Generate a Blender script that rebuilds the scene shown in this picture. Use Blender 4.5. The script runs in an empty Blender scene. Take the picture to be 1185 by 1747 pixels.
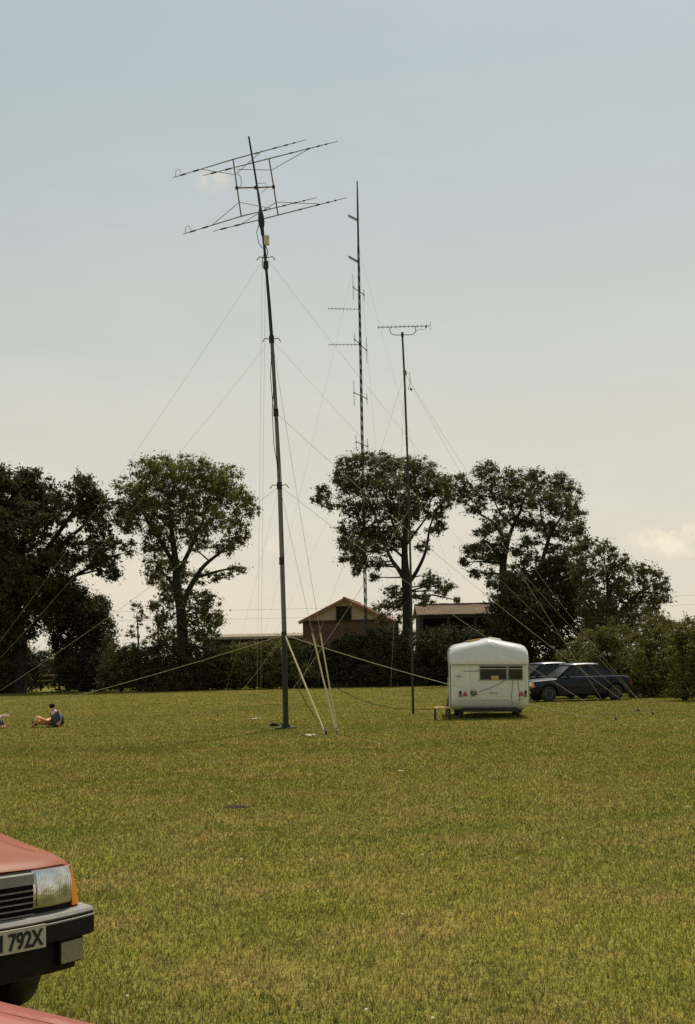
import bpy, bmesh, math, random
import numpy as np
from mathutils import Vector, Matrix

R = math.radians
scene = bpy.context.scene
C = scene.collection

# ---------------------------------------------------------------- camera
EYE = Vector((0.0, 0.0, 1.6))
FPX = 2426.0                       # focal length in photo pixels (50 mm on 24x36 film)
W0, H0 = 1185.0, 1747.0
PITCH, ROLL = R(6.0), R(1.2)
_F = Vector((0, math.cos(PITCH), math.sin(PITCH)))
_R0 = Vector((1, 0, 0)); _U0 = Vector((0, -math.sin(PITCH), math.cos(PITCH)))
_R = _R0 * math.cos(ROLL) - _U0 * math.sin(ROLL)
_U = _R0 * math.sin(ROLL) + _U0 * math.cos(ROLL)
cam = bpy.data.cameras.new('camera')
cam.sensor_fit = 'VERTICAL'; cam.sensor_height = 36.0; cam.lens = 36.0 * FPX / H0
cam.clip_start = 0.1; cam.clip_end = 9000
camo = bpy.data.objects.new('camera', cam); C.objects.link(camo)
camo.matrix_world = Matrix(((_R.x, _U.x, -_F.x, EYE.x), (_R.y, _U.y, -_F.y, EYE.y), (_R.z, _U.z, -_F.z, EYE.z), (0, 0, 0, 1)))
scene.camera = camo

# ---------------------------------------------------------------- sky, sun, exposure
SUN_EL, SUN_AZ = R(60), R(16)      # ahead of the camera, a little to the right
world = bpy.data.worlds.new('World'); scene.world = world; world.use_nodes = True
def N(nt, typ, **kw):
    n = nt.nodes.new(typ)
    for k, v in kw.items():
        if k.startswith('i_'):
            n.inputs[k[2:].replace('_', ' ')].default_value = v
        else:
            setattr(n, k, v)
    return n
def M_(nt, op, a, b=None, clamp=False):
    n = nt.nodes.new('ShaderNodeMath'); n.operation = op; n.use_clamp = clamp
    for i, v in enumerate((a, b)):
        if v is None: continue
        if isinstance(v, (int, float)): n.inputs[i].default_value = v
        else: nt.links.new(v, n.inputs[i])
    return n.outputs[0]
def mixc(nt, fac, a, b, blend='MIX'):
    n = nt.nodes.new('ShaderNodeMix'); n.data_type = 'RGBA'; n.blend_type = blend
    for s, v in ((n.inputs[0], fac), (n.inputs[6], a), (n.inputs[7], b)):
        if isinstance(v, (int, float)): s.default_value = v
        elif isinstance(v, (tuple, list)): s.default_value = (*v[:3], 1)
        else: nt.links.new(v, s)
    return n.outputs[2]
def ramp(nt, x, stops):
    n = nt.nodes.new('ShaderNodeValToRGB'); e = n.color_ramp.elements
    while len(e) < len(stops): e.new(0.5)
    for el, (p, c) in zip(e, stops):
        el.position = p; el.color = (*c, 1) if len(c) == 3 else c
    nt.links.new(x, n.inputs[0]); return n.outputs[0]

nt = world.node_tree; nt.nodes.clear()
out = N(nt, 'ShaderNodeOutputWorld'); bg = N(nt, 'ShaderNodeBackground')
sky = N(nt, 'ShaderNodeTexSky'); sky.sky_type = 'NISHITA'; sky.sun_disc = False
sky.sun_elevation = SUN_EL; sky.sun_rotation = SUN_AZ; sky.air_density = 1.0; sky.dust_density = 4.0; sky.ozone_density = 1.5
tc = N(nt, 'ShaderNodeTexCoord')
sep = N(nt, 'ShaderNodeSeparateXYZ'); nt.links.new(tc.outputs['Generated'], sep.inputs[0])
el = M_(nt, 'MAXIMUM', sep.outputs['Z'], 0.0)
# summer haze: a warm pale veil that thins with height, all the way round
veil = ramp(nt, el, [(0.0, (0.94,) * 3), (0.10, (0.90,) * 3), (0.25, (0.80,) * 3), (0.43, (0.66,) * 3), (1.0, (0.50,) * 3)])
veilc = ramp(nt, el, [(0.0, (8.4, 7.6, 6.15)), (0.08, (7.75, 7.15, 5.95)), (0.22, (6.2, 6.35, 5.65)), (0.40, (4.6, 5.4, 5.35)), (1.0, (3.2, 4.0, 4.3))])
hz = N(nt, 'ShaderNodeTexNoise', i_Scale=2.2, i_Detail=6.0, i_Roughness=0.65); hm = N(nt, 'ShaderNodeMapping'); hm.inputs['Scale'].default_value = (1, 1, 3.5)
nt.links.new(tc.outputs['Generated'], hm.inputs[0]); nt.links.new(hm.outputs[0], hz.inputs['Vector'])
veilc = mixc(nt, 1.0, veilc, ramp(nt, hz.outputs['Fac'], [(0.3, (.93, .94, .95)), (0.7, (1.07, 1.06, 1.04))]), 'MULTIPLY')
base = mixc(nt, veil, sky.outputs[0], veilc)
# low summer cumulus along the horizon and thin wisps higher up
mp = N(nt, 'ShaderNodeMapping'); mp.inputs['Scale'].default_value = (5.0, 5.0, 14.0); mp.inputs['Location'].default_value = (1.3, 0.4, 0.0)
nt.links.new(tc.outputs['Generated'], mp.inputs[0])
nz = N(nt, 'ShaderNodeTexNoise', i_Scale=1.6, i_Detail=7.0, i_Roughness=0.58); nt.links.new(mp.outputs[0], nz.inputs['Vector'])
band = ramp(nt, el, [(0.0, (1,) * 3), (0.07, (1,) * 3), (0.13, (0,) * 3)])
cl = M_(nt, 'MULTIPLY', ramp(nt, nz.outputs['Fac'], [(0.52, (0,) * 3), (0.66, (1,) * 3)]), band)
cl = M_(nt, 'MULTIPLY', cl, 0.22)
def puff(px, py, w, h):
    """a cloud of its own, placed by direction in the sky"""
    d = (_F + _R * ((px - W0 / 2) / FPX) + _U * ((H0 / 2 - py) / FPX)).normalized()
    rt = d.cross(Vector((0, 0, 1))).normalized(); up = rt.cross(d)
    v1 = N(nt, 'ShaderNodeVectorMath', operation='DOT_PRODUCT'); v1.inputs[1].default_value = rt / w; nt.links.new(tc.outputs['Generated'], v1.inputs[0])
    v2 = N(nt, 'ShaderNodeVectorMath', operation='DOT_PRODUCT'); v2.inputs[1].default_value = up / h; nt.links.new(tc.outputs['Generated'], v2.inputs[0])
    v3 = N(nt, 'ShaderNodeVectorMath', operation='DOT_PRODUCT'); v3.inputs[1].default_value = d; nt.links.new(tc.outputs['Generated'], v3.inputs[0])
    q = M_(nt, 'ADD', M_(nt, 'POWER', v1.outputs['Value'], 2), M_(nt, 'POWER', v2.outputs['Value'], 2))
    n2 = N(nt, 'ShaderNodeTexNoise', i_Scale=55.0, i_Detail=6.0, i_Roughness=0.6); nt.links.new(tc.outputs['Generated'], n2.inputs['Vector'])
    f = M_(nt, 'SUBTRACT', 1.0, q)
    f = M_(nt, 'MULTIPLY', M_(nt, 'MAXIMUM', f, 0.0), M_(nt, 'MULTIPLY', M_(nt, 'SUBTRACT', n2.outputs['Fac'], 0.40), 5.0, True))
    f = M_(nt, 'MULTIPLY', f, 1.5, True)
    return M_(nt, 'MULTIPLY', f, M_(nt, 'GREATER_THAN', v3.outputs['Value'], 0.0))
c1 = M_(nt, 'MULTIPLY', puff(1150, 922, 0.040, 0.0135), 0.95)
c2 = M_(nt, 'MULTIPLY', puff(362, 310, 0.014, 0.010), 0.30)
c3 = M_(nt, 'MULTIPLY', puff(455, 930, 0.03, 0.012), 0.30)
c4 = M_(nt, 'MULTIPLY', puff(655, 275, 0.009, 0.006), 0.07)
cl = M_(nt, 'MAXIMUM', M_(nt, 'MAXIMUM', cl, c1), M_(nt, 'MAXIMUM', M_(nt, 'MAXIMUM', c2, c3), c4))
skyc = mixc(nt, cl, base, (9.3, 8.2, 6.4))
nt.links.new(skyc, bg.inputs[0]); bg.inputs[1].default_value = 0.10
nt.links.new(bg.outputs[0], out.inputs[0])

sun = bpy.data.lights.new('sun', 'SUN'); sun.energy = 4.0; sun.angle = R(0.53); sun.color = (1.0, 0.94, 0.82)
suno = bpy.data.objects.new('sun', sun); C.objects.link(suno)
sdir = Vector((math.sin(SUN_AZ) * math.cos(SUN_EL), math.cos(SUN_AZ) * math.cos(SUN_EL), math.sin(SUN_EL)))
suno.rotation_euler = (-sdir).to_track_quat('-Z', 'Y').to_euler(); suno.location = (0, 0, 60)
vs = scene.view_settings; vs.view_transform = 'Standard'; vs.look = 'None'; vs.exposure = 0.0; vs.gamma = 1.0; vs.use_curve_mapping = False
scene.cycles.max_bounces = 6; scene.cycles.transparent_max_bounces = 8
scene.cycles.use_denoising = False

# ---------------------------------------------------------------- where a photo pixel lies in the place
def ray(px, py):
    return _F + _R * ((px - W0 / 2) / FPX) + _U * ((H0 / 2 - py) / FPX)
def at(px, py, depth):
    d = ray(px, py); return EYE + d * (depth / d.y)
def gnd(px, py, z=0.0):
    d = ray(px, py); return EYE + d * ((z - EYE.z) / d.z)
def depth_of(p): return p.y

# ---------------------------------------------------------------- helpers
class MB:
    def __init__(s): s.v = []; s.f = []
    def add(s, vs_, fs):
        o = len(s.v); s.v += [tuple(v) for v in vs_]; s.f += [tuple(i + o for i in f) for f in fs]
    def box(s, c, d, rot=None, taper=1.0):
        vs_ = []
        for z in (-.5, .5):
            k = taper if z > 0 else 1.0
            for x, y in ((-.5, -.5), (.5, -.5), (.5, .5), (-.5, .5)):
                p = Vector((x * d[0] * k, y * d[1] * k, z * d[2]))
                if rot is not None: p = rot @ p
                vs_.append(p + Vector(c))
        s.add(vs_, [(3, 2, 1, 0), (4, 5, 6, 7), (0, 1, 5, 4), (1, 2, 6, 5), (2, 3, 7, 6), (3, 0, 4, 7)])
        return s
    def tube(s, pts, r, n=6, cap=True):
        pts = [Vector(p) for p in pts]; m = len(pts)
        rs = [r] * m if isinstance(r, (int, float)) else list(r)
        vs_ = []; prev = None
        for i in range(m):
            t = (pts[min(i + 1, m - 1)] - pts[max(i - 1, 0)])
            if t.length < 1e-9: t = Vector((0, 0, 1))
            t.normalize()
            if prev is None:
                a = Vector((0, 0, 1)) if abs(t.z) < .9 else Vector((1, 0, 0))
                u = t.cross(a).normalized()
            else:
                u = prev - t * prev.dot(t)
                if u.length < 1e-6: u = t.orthogonal()
                u.normalize()
            prev = u; w = t.cross(u)
            for k in range(n):
                a = 2 * math.pi * k / n
                vs_.append(pts[i] + (u * math.cos(a) + w * math.sin(a)) * rs[i])
        fs = []
        for i in range(m - 1):
            for k in range(n):
                k2 = (k + 1) % n
                fs.append((i * n + k, i * n + k2, (i + 1) * n + k2, (i + 1) * n + k))
        if cap:
            fs.append(tuple(range(n - 1, -1, -1))); fs.append(tuple((m - 1) * n + k for k in range(n)))
        s.add(vs_, fs); return s
    def lathe(s, prof, n=16, axis='z', c=(0, 0, 0)):
        """prof: (radius, height) list"""
        vs_ = []
        for r, h in prof:
            for k in range(n):
                a = 2 * math.pi * k / n
                p = (r * math.cos(a), r * math.sin(a), h)
                if axis == 'y': p = (p[0], p[2], p[1])
                if axis == 'x': p = (p[2], p[0], p[1])
                vs_.append(Vector(p) + Vector(c))
        fs = []
        for i in range(len(prof) - 1):
            for k in range(n):
                k2 = (k + 1) % n
                fs.append((i * n + k, i * n + k2, (i + 1) * n + k2, (i + 1) * n + k))
        fs.append(tuple(range(n - 1, -1, -1))); fs.append(tuple((len(prof) - 1) * n + k for k in range(n)))
        s.add(vs_, fs); return s
    def prism(s, poly, axis, a, b):
        """poly: 2-D outline extruded along axis from a to b"""
        n = len(poly); vs_ = []
        for h in (a, b):
            for p in poly:
                vs_.append({'x': (h, p[0], p[1]), 'y': (p[0], h, p[1]), 'z': (p[0], p[1], h)}[axis])
        fs = [tuple(range(n - 1, -1, -1)), tuple(range(n, 2 * n))] + [(k, (k + 1) % n, n + (k + 1) % n, n + k) for k in range(n)]
        s.add(vs_, fs); return s
    def loft(s, secs, closed=True, cap=True):
        n = len(secs[0]); vs_ = [p for sec in secs for p in sec]; fs = []
        for i in range(len(secs) - 1):
            for k in range(n if closed else n - 1):
                k2 = (k + 1) % n
                fs.append((i * n + k, i * n + k2, (i + 1) * n + k2, (i + 1) * n + k))
        if cap:
            fs.append(tuple(range(n - 1, -1, -1))); fs.append(tuple((len(secs) - 1) * n + k for k in range(n)))
        s.add(vs_, fs); return s
    def mesh(s, name, smooth=None, fix=True):
        me = bpy.data.meshes.new(name); me.from_pydata(s.v, [], s.f)
        if fix:
            bm = bmesh.new(); bm.from_mesh(me); bmesh.ops.recalc_face_normals(bm, faces=bm.faces); bm.to_mesh(me); bm.free()
        if smooth is not None:
            me.polygons.foreach_set('use_smooth', [True] * len(me.polygons)); me.set_sharp_from_angle(angle=R(smooth))
        me.update(); return me
    def build(s, name, mat, parent=None, smooth=None, bevel=None, warp=None):
        if warp: s.v = [tuple(warp(Vector(p))) for p in s.v]
        me = s.mesh(name, smooth); me.materials.append(mat)
        o = bpy.data.objects.new(name, me); C.objects.link(o); o.parent = parent
        if bevel:
            b = o.modifiers.new('bevel', 'BEVEL'); b.width = bevel; b.segments = 2; b.limit_method = 'ANGLE'; b.angle_limit = R(35)
            me.polygons.foreach_set('use_smooth', [True] * len(me.polygons)); me.set_sharp_from_angle(angle=R(40))
        return o
def np_obj(name, V, F, mat, parent=None):
    """numpy vertices and triangles/quads to one mesh object"""
    me = bpy.data.meshes.new(name); k = F.shape[1]; nf = len(F)
    me.vertices.add(len(V)); me.vertices.foreach_set('co', V.astype(np.float32).ravel())
    me.loops.add(nf * k); me.loops.foreach_set('vertex_index', F.astype(np.int32).ravel())
    me.polygons.add(nf); me.polygons.foreach_set('loop_start', np.arange(0, nf * k, k, dtype=np.int32))
    me.update(calc_edges=True); me.validate()
    me.materials.append(mat); o = bpy.data.objects.new(name, me); C.objects.link(o); o.parent = parent
    return o
def tag(o, label=None, cat=None, group=None, kind=None):
    if label: o['label'] = label
    if cat: o['category'] = cat
    if group: o['group'] = group
    if kind: o['kind'] = kind
    return o
def thing(name, label, cat, loc=(0, 0, 0), rz=0.0, group=None, rot=None):
    o = bpy.data.objects.new(name, None); C.objects.link(o); o.location = loc
    o.rotation_euler = rot if rot else (0, 0, rz); o.empty_display_size = .2
    return tag(o, label, cat, group)

# ---------------------------------------------------------------- materials
def mat(name, col, rough=0.7, metal=0.0, var=0.12, scale=6.0, spec=0.4, coat=0.0, bump=0.0, bscale=40.0, trans=0.0, hue=None, dirt=None, dirt_amt=0.0):
    m = bpy.data.materials.new(name); m.use_nodes = True; t = m.node_tree; b = t.nodes['Principled BSDF']
    tcn = N(t, 'ShaderNodeTexCoord'); nz = N(t, 'ShaderNodeTexNoise', i_Scale=scale, i_Detail=5.0, i_Roughness=0.6)
    t.links.new(tcn.outputs['Object'], nz.inputs['Vector'])
    lo = tuple(c * (1 - var) for c in col); hi = tuple(min(1, c * (1 + var)) for c in (hue or col))
    c = ramp(t, nz.outputs['Fac'], [(0.3, lo), (0.7, hi)])
    if dirt:
        n2 = N(t, 'ShaderNodeTexNoise', i_Scale=scale * .37, i_Detail=8.0, i_Roughness=0.7); t.links.new(tcn.outputs['Object'], n2.inputs['Vector'])
        c = mixc(t, M_(t, 'MULTIPLY', ramp(t, n2.outputs['Fac'], [(0.45, (0,) * 3), (0.7, (1,) * 3)]), dirt_amt), c, dirt)
    t.links.new(c, b.inputs['Base Color'])
    b.inputs['Roughness'].default_value = rough; b.inputs['Metallic'].default_value = metal
    b.inputs['Specular IOR Level'].default_value = spec; b.inputs['Coat Weight'].default_value = coat; b.inputs['Coat Roughness'].default_value = 0.08
    if trans: b.inputs['Transmission Weight'].default_value = trans
    if bump:
        n3 = N(t, 'ShaderNodeTexNoise', i_Scale=bscale, i_Detail=4.0); t.links.new(tcn.outputs['Object'], n3.inputs['Vector'])
        bp = N(t, 'ShaderNodeBump', i_Strength=bump, i_Distance=0.02); t.links.new(n3.outputs['Fac'], bp.inputs['Height']); t.links.new(bp.outputs[0], b.inputs['Normal'])
    return m
def leaf_mat(name, dark, light, back=0.35, brown=None):
    """leaves: per-leaf tint, light partly passing through"""
    m = bpy.data.materials.new(name); m.use_nodes = True; t = m.node_tree; t.nodes.clear()
    o = N(t, 'ShaderNodeOutputMaterial'); g = N(t, 'ShaderNodeNewGeometry'); tcn = N(t, 'ShaderNodeTexCoord')
    nz = N(t, 'ShaderNodeTexNoise', i_Scale=0.45, i_Detail=3.0); t.links.new(tcn.outputs['Object'], nz.inputs['Vector'])
    f = M_(t, 'ADD', M_(t, 'MULTIPLY', g.outputs['Random Per Island'], 0.6), M_(t, 'MULTIPLY', nz.outputs['Fac'], 0.5))
    st = [(0.15, dark), (0.85, light)]
    if brown: st.append((0.98, brown))
    c = ramp(t, f, st)
    d = N(t, 'ShaderNodeBsdfDiffuse'); tr = N(t, 'ShaderNodeBsdfTranslucent'); gl = N(t, 'ShaderNodeBsdfGlossy', i_Roughness=0.45)
    t.links.new(c, d.inputs[0]); t.links.new(c, tr.inputs[0]); gl.inputs[0].default_value = (.5, .5, .45, 1)
    mx = N(t, 'ShaderNodeMixShader'); mx.inputs[0].default_value = back; t.links.new(d.outputs[0], mx.inputs[1]); t.links.new(tr.outputs[0], mx.inputs[2])
    m2 = N(t, 'ShaderNodeMixShader'); m2.inputs[0].default_value = 0.03; t.links.new(mx.outputs[0], m2.inputs[1]); t.links.new(gl.outputs[0], m2.inputs[2])
    t.links.new(m2.outputs[0], o.inputs[0]); return m
def rope_mat(name, col):
    m = bpy.data.materials.new(name); m.use_nodes = True; t = m.node_tree; t.nodes.clear()
    o = N(t, 'ShaderNodeOutputMaterial'); tcn = N(t, 'ShaderNodeTexCoord'); nz = N(t, 'ShaderNodeTexNoise', i_Scale=30.0); t.links.new(tcn.outputs['Object'], nz.inputs['Vector'])
    c = ramp(t, nz.outputs['Fac'], [(.3, tuple(x * .85 for x in col)), (.7, col)])
    d = N(t, 'ShaderNodeBsdfDiffuse'); tr = N(t, 'ShaderNodeBsdfTranslucent'); t.links.new(c, d.inputs[0]); t.links.new(c, tr.inputs[0])
    mx = N(t, 'ShaderNodeMixShader'); mx.inputs[0].default_value = .5; t.links.new(d.outputs[0], mx.inputs[1]); t.links.new(tr.outputs[0], mx.inputs[2]); t.links.new(mx.outputs[0], o.inputs[0]); return m
def grass_mat(name, island):
    m = bpy.data.materials.new(name); m.use_nodes = True; t = m.node_tree; t.nodes.clear()
    o = N(t, 'ShaderNodeOutputMaterial'); tcn = N(t, 'ShaderNodeTexCoord')
    def noise(sc, det=4.0, rough=.6, ax=(1, 1, 0)):
        mp = N(t, 'ShaderNodeMapping'); mp.inputs['Scale'].default_value = ax; t.links.new(tcn.outputs['Object'], mp.inputs[0])
        n = N(t, 'ShaderNodeTexNoise', i_Scale=sc, i_Detail=det, i_Roughness=rough); t.links.new(mp.outputs[0], n.inputs['Vector']); return n.outputs['Fac']
    big = ramp(t, noise(0.16, 3.0), [(0.38, (0,) * 3), (0.62, (1,) * 3)])
    mid = ramp(t, noise(0.9, 5.0, .65), [(0.40, (0,) * 3), (0.66, (1,) * 3)])
    green = mixc(t, big, GRASS_A, GRASS_B)
    col = mixc(t, M_(t, 'MULTIPLY', mid, 0.7), green, GRASS_DRY)
    dk = ramp(t, noise(2.1, 5.0, .7), [(0.33, (1,) * 3), (0.50, (0,) * 3)])
    col = mixc(t, M_(t, 'MULTIPLY', dk, 0.5), col, GRASS_DEEP)
    mot = ramp(t, noise(7.5, 4.0, .7), [(0.34, (.72, .79, .75)), (0.5, (1, 1, 1)), (0.66, (1.24, 1.13, 1.15))])
    col = mixc(t, 1.0, col, mot, 'MULTIPLY')
    d = N(t, 'ShaderNodeBsdfDiffuse')
    if island:
        g = N(t, 'ShaderNodeNewGeometry')
        rv = ramp(t, g.outputs['Random Per Island'], [(0.0, (.45, .56, .55)), (0.22, (.72, .82, .78)), (0.5, (1, 1, 1)), (0.74, (1.24, 1.10, 1.05)), (0.90, (1.42, 1.18, 1.45)), (1.0, (1.8, 1.5, 2.2))])
        col = mixc(t, 1.0, col, rv, 'MULTIPLY')
        tr = N(t, 'ShaderNodeBsdfTranslucent'); t.links.new(col, tr.inputs[0]); t.links.new(col, d.inputs[0])
        mx = N(t, 'ShaderNodeMixShader'); mx.inputs[0].default_value = 0.4; t.links.new(d.outputs[0], mx.inputs[1]); t.links.new(tr.outputs[0], mx.inputs[2])
        t.links.new(mx.outputs[0], o.inputs[0])
    else:
        fine = ramp(t, noise(26.0, 3.0, .7), [(0.3, (.6, .62, .55)), (0.62, (1.2, 1.15, 1.05))])
        col = mixc(t, 1.0, col, fine, 'MULTIPLY')
        t.links.new(col, d.inputs[0])
        bp = N(t, 'ShaderNodeBump', i_Strength=0.9, i_Distance=0.04); t.links.new(noise(18.0, 4.0, .7), bp.inputs['Height']); t.links.new(bp.outputs[0], d.inputs['Normal'])
        t.links.new(d.outputs[0], o.inputs[0])
    return m
GRASS_A = (0.160, 0.176, 0.035); GRASS_B = (0.226, 0.212, 0.043); GRASS_DRY = (0.300, 0.225, 0.078); GRASS_DEEP = (0.105, 0.110, 0.026)
M = dict(
    ground=grass_mat('turf', False), blade=grass_mat('grass_blades', True),
    bark=mat('bark', (.032, .024, .017), .95, var=.4, scale=3, bump=.8, bscale=9),
    leaf_oak=leaf_mat('leaf_oak', (.044, .038, .017), (.090, .080, .028), .34),
    leaf_ash=leaf_mat('leaf_ash', (.060, .056, .021), (.140, .126, .040), .38),
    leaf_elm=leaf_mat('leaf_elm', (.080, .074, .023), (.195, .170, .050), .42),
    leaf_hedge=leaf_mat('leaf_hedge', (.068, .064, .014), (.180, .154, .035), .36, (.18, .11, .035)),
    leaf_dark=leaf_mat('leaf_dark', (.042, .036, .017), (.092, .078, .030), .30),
    steel=mat('galvanised_steel', (.16, .15, .13), .5, .6, var=.25, scale=9),
    dark_steel=mat('dark_painted_steel', (.030, .026, .024), .55, .3, var=.3, scale=7),
    alu=mat('weathered_aluminium', (.21, .17, .11), .5, .5, var=.3, scale=8),
    rope=rope_mat('pale_rope', (.74, .66, .43)),
    rope_thin=rope_mat('thin_guy_cord', (.60, .53, .40)),
    black=mat('black_rubber', (.018, .017, .016), .6, var=.2, scale=12),
    plastic=mat('black_plastic', (.022, .016, .014), .75, spec=.12, var=.2, scale=10),
    grey_plastic=mat('faded_grey_plastic', (.23, .21, .18), .6, var=.15, scale=14),
    cream=mat('cream_plastic', (.55, .50, .38), .6, var=.1),
    red=mat('faded_red_paint', (.245, .050, .007), .48, .0, var=.08, scale=3, coat=.12, spec=.2, hue=(.26, .058, .009)),
    red_pink=mat('sun_bleached_red_paint', (.36, .070, .040), .40, .0, var=.07, scale=3, coat=.4),
    navy=mat('navy_blue_paint', (.014, .015, .024), .5, .0, var=.1, scale=3, coat=.0, spec=.3),
    navy2=mat('dark_blue_paint', (.016, .020, .038), .45, .0, var=.1, scale=3, coat=.0, spec=.35),
    navy_gloss=mat('polished_navy_paint', (.014, .015, .026), .35, .0, var=.1, scale=3, coat=.9, spec=.5),
    beige_paint=mat('pale_beige_paint', (.42, .40, .34), .35, var=.06, coat=.6),
    glass=mat('dark_window_glass', (.020, .017, .015), .10, var=.1, spec=.35),
    screen=mat('windscreen_glass', (.05, .055, .06), .08, var=.1, spec=1.0, coat=1.0),
    chrome=mat('chrome', (.60, .58, .54), .15, 1.0, var=.05),
    lens=mat('clear_lamp_glass', (.50, .53, .54), .12, .35, var=.10, scale=14, spec=.8, coat=1.0),
    fog=mat('fog_lamp_glass', (.30, .27, .19), .2, .2, var=.12, scale=16, spec=.7),
    amber=mat('amber_lens', (.80, .235, .012), .25, var=.08, spec=.6, coat=.6),
    redlens=mat('red_reflector', (.36, .05, .028), .3, var=.1, coat=.5),
    plate=mat('white_number_plate', (.50, .43, .31), .5, var=.06),
    ink=mat('black_lettering', (.014, .013, .013), .6, var=.1),
    caravan=mat('cream_white_caravan_panel', (.67, .655, .605), .28, var=.04, scale=3, coat=.7, dirt=(.50, .45, .34), dirt_amt=.35),
    trim=mat('grey_trim', (.26, .25, .22), .5, var=.1),
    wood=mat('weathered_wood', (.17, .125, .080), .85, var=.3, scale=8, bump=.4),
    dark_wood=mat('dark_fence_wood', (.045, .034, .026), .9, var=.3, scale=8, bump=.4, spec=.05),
    tan_wood=mat('pale_varnished_wood', (.56, .36, .14), .6, var=.2, scale=8),
    board=mat('painted_weatherboard', (.40, .31, .22), .8, var=.12, scale=2.0, spec=.05),
    rooftile=mat('clay_roof_tile', (.20, .095, .060), .85, var=.25, scale=2.5, bump=.5, bscale=20, spec=.05),
    barge=mat('red_brown_bargeboard', (.24, .105, .065), .7, var=.12),
    sheet=mat('weathered_roof_sheet', (.17, .122, .080), .85, var=.2, scale=.8, dirt=(.12, .08, .05), dirt_amt=.6, spec=.05),
    greysheet=mat('grey_roof_sheet', (.34, .29, .22), .8, var=.2, scale=1.2, dirt=(.2, .16, .11), dirt_amt=.5, spec=.05),
    dark_in=mat('dark_interior', (.012, .010, .009), .95),
    skin=mat('tanned_skin', (.62, .29, .125), .6, var=.06, scale=9), skin2=mat('pale_skin', (.58, .36, .25), .6, var=.06, scale=9),
    hair=mat('dark_hair', (.030, .016, .010), .9, spec=.05, var=.3, scale=40),
    jeans=mat('slate_blue_cloth', (.060, .066, .090), .9, var=.15, scale=20), white_cloth=mat('white_cloth', (.72, .70, .66), .9, var=.06, scale=20),
    shorts=mat('brown_cloth', (.16, .07, .04), .9, var=.15, scale=20), shoe=mat('brown_leather', (.12, .055, .035), .6, var=.2),
    paper=mat('pale_paper', (.62, .57, .40), .9, var=.1), soil=mat('bare_soil', (.055, .030, .020), 1.0, var=.4, scale=18, bump=.8),
    cloth_tan=mat('tan_canvas', (.50, .34, .15), .9, var=.12, scale=10),
)
def lens_mat():
    m = bpy.data.materials.new('fluted_lamp_glass'); m.use_nodes = True; t = m.node_tree; b = t.nodes['Principled BSDF']
    tcn = N(t, 'ShaderNodeTexCoord'); wv = N(t, 'ShaderNodeTexWave', i_Scale=26.0, i_Distortion=.6); wv.bands_direction = 'Y'; t.links.new(tcn.outputs['Object'], wv.inputs['Vector'])
    nz = N(t, 'ShaderNodeTexNoise', i_Scale=18.0, i_Detail=3.0); t.links.new(tcn.outputs['Object'], nz.inputs['Vector'])
    t.links.new(ramp(t, nz.outputs['Fac'], [(.35, (.40, .40, .39)), (.65, (.72, .72, .70))]), b.inputs['Base Color'])
    hsum = M_(t, 'ADD', M_(t, 'MULTIPLY', wv.outputs['Fac'], .5), M_(t, 'MULTIPLY', nz.outputs['Fac'], 1.4))
    bp = N(t, 'ShaderNodeBump', i_Strength=.28, i_Distance=.012); t.links.new(hsum, bp.inputs['Height']); t.links.new(bp.outputs[0], b.inputs['Normal'])
    b.inputs['Metallic'].default_value = .85; b.inputs['Roughness'].default_value = .16; b.inputs['Coat Weight'].default_value = 1.0; b.inputs['Coat Roughness'].default_value = .03; return m
M['lens'] = lens_mat()
def brick_mat():
    m = bpy.data.materials.new('red_brick'); m.use_nodes = True; t = m.node_tree; b = t.nodes['Principled BSDF']
    tcn = N(t, 'ShaderNodeTexCoord'); mp = N(t, 'ShaderNodeMapping'); mp.inputs['Rotation'].default_value = (R(90), 0, 0); t.links.new(tcn.outputs['Object'], mp.inputs[0])
    br = N(t, 'ShaderNodeTexBrick'); br.inputs['Scale'].default_value = 1.0
    for k, v in (('Brick Width', .225), ('Row Height', .075), ('Mortar Size', .006)): br.inputs[k].default_value = v
    br.inputs['Color1'].default_value = (.125, .058, .038, 1); br.inputs['Color2'].default_value = (.09, .042, .030, 1); br.inputs['Mortar'].default_value = (.13, .10, .075, 1)
    t.links.new(mp.outputs[0], br.inputs['Vector']); n = N(t, 'ShaderNodeTexNoise', i_Scale=.7, i_Detail=6.0); t.links.new(tcn.outputs['Object'], n.inputs['Vector'])
    t.links.new(mixc(t, 1.0, br.outputs['Color'], ramp(t, n.outputs['Fac'], [(.3, (.7,) * 3), (.7, (1.1,) * 3)]), 'MULTIPLY'), b.inputs['Base Color'])
    b.inputs['Roughness'].default_value = .9; return m
M['brick'] = brick_mat()

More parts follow.
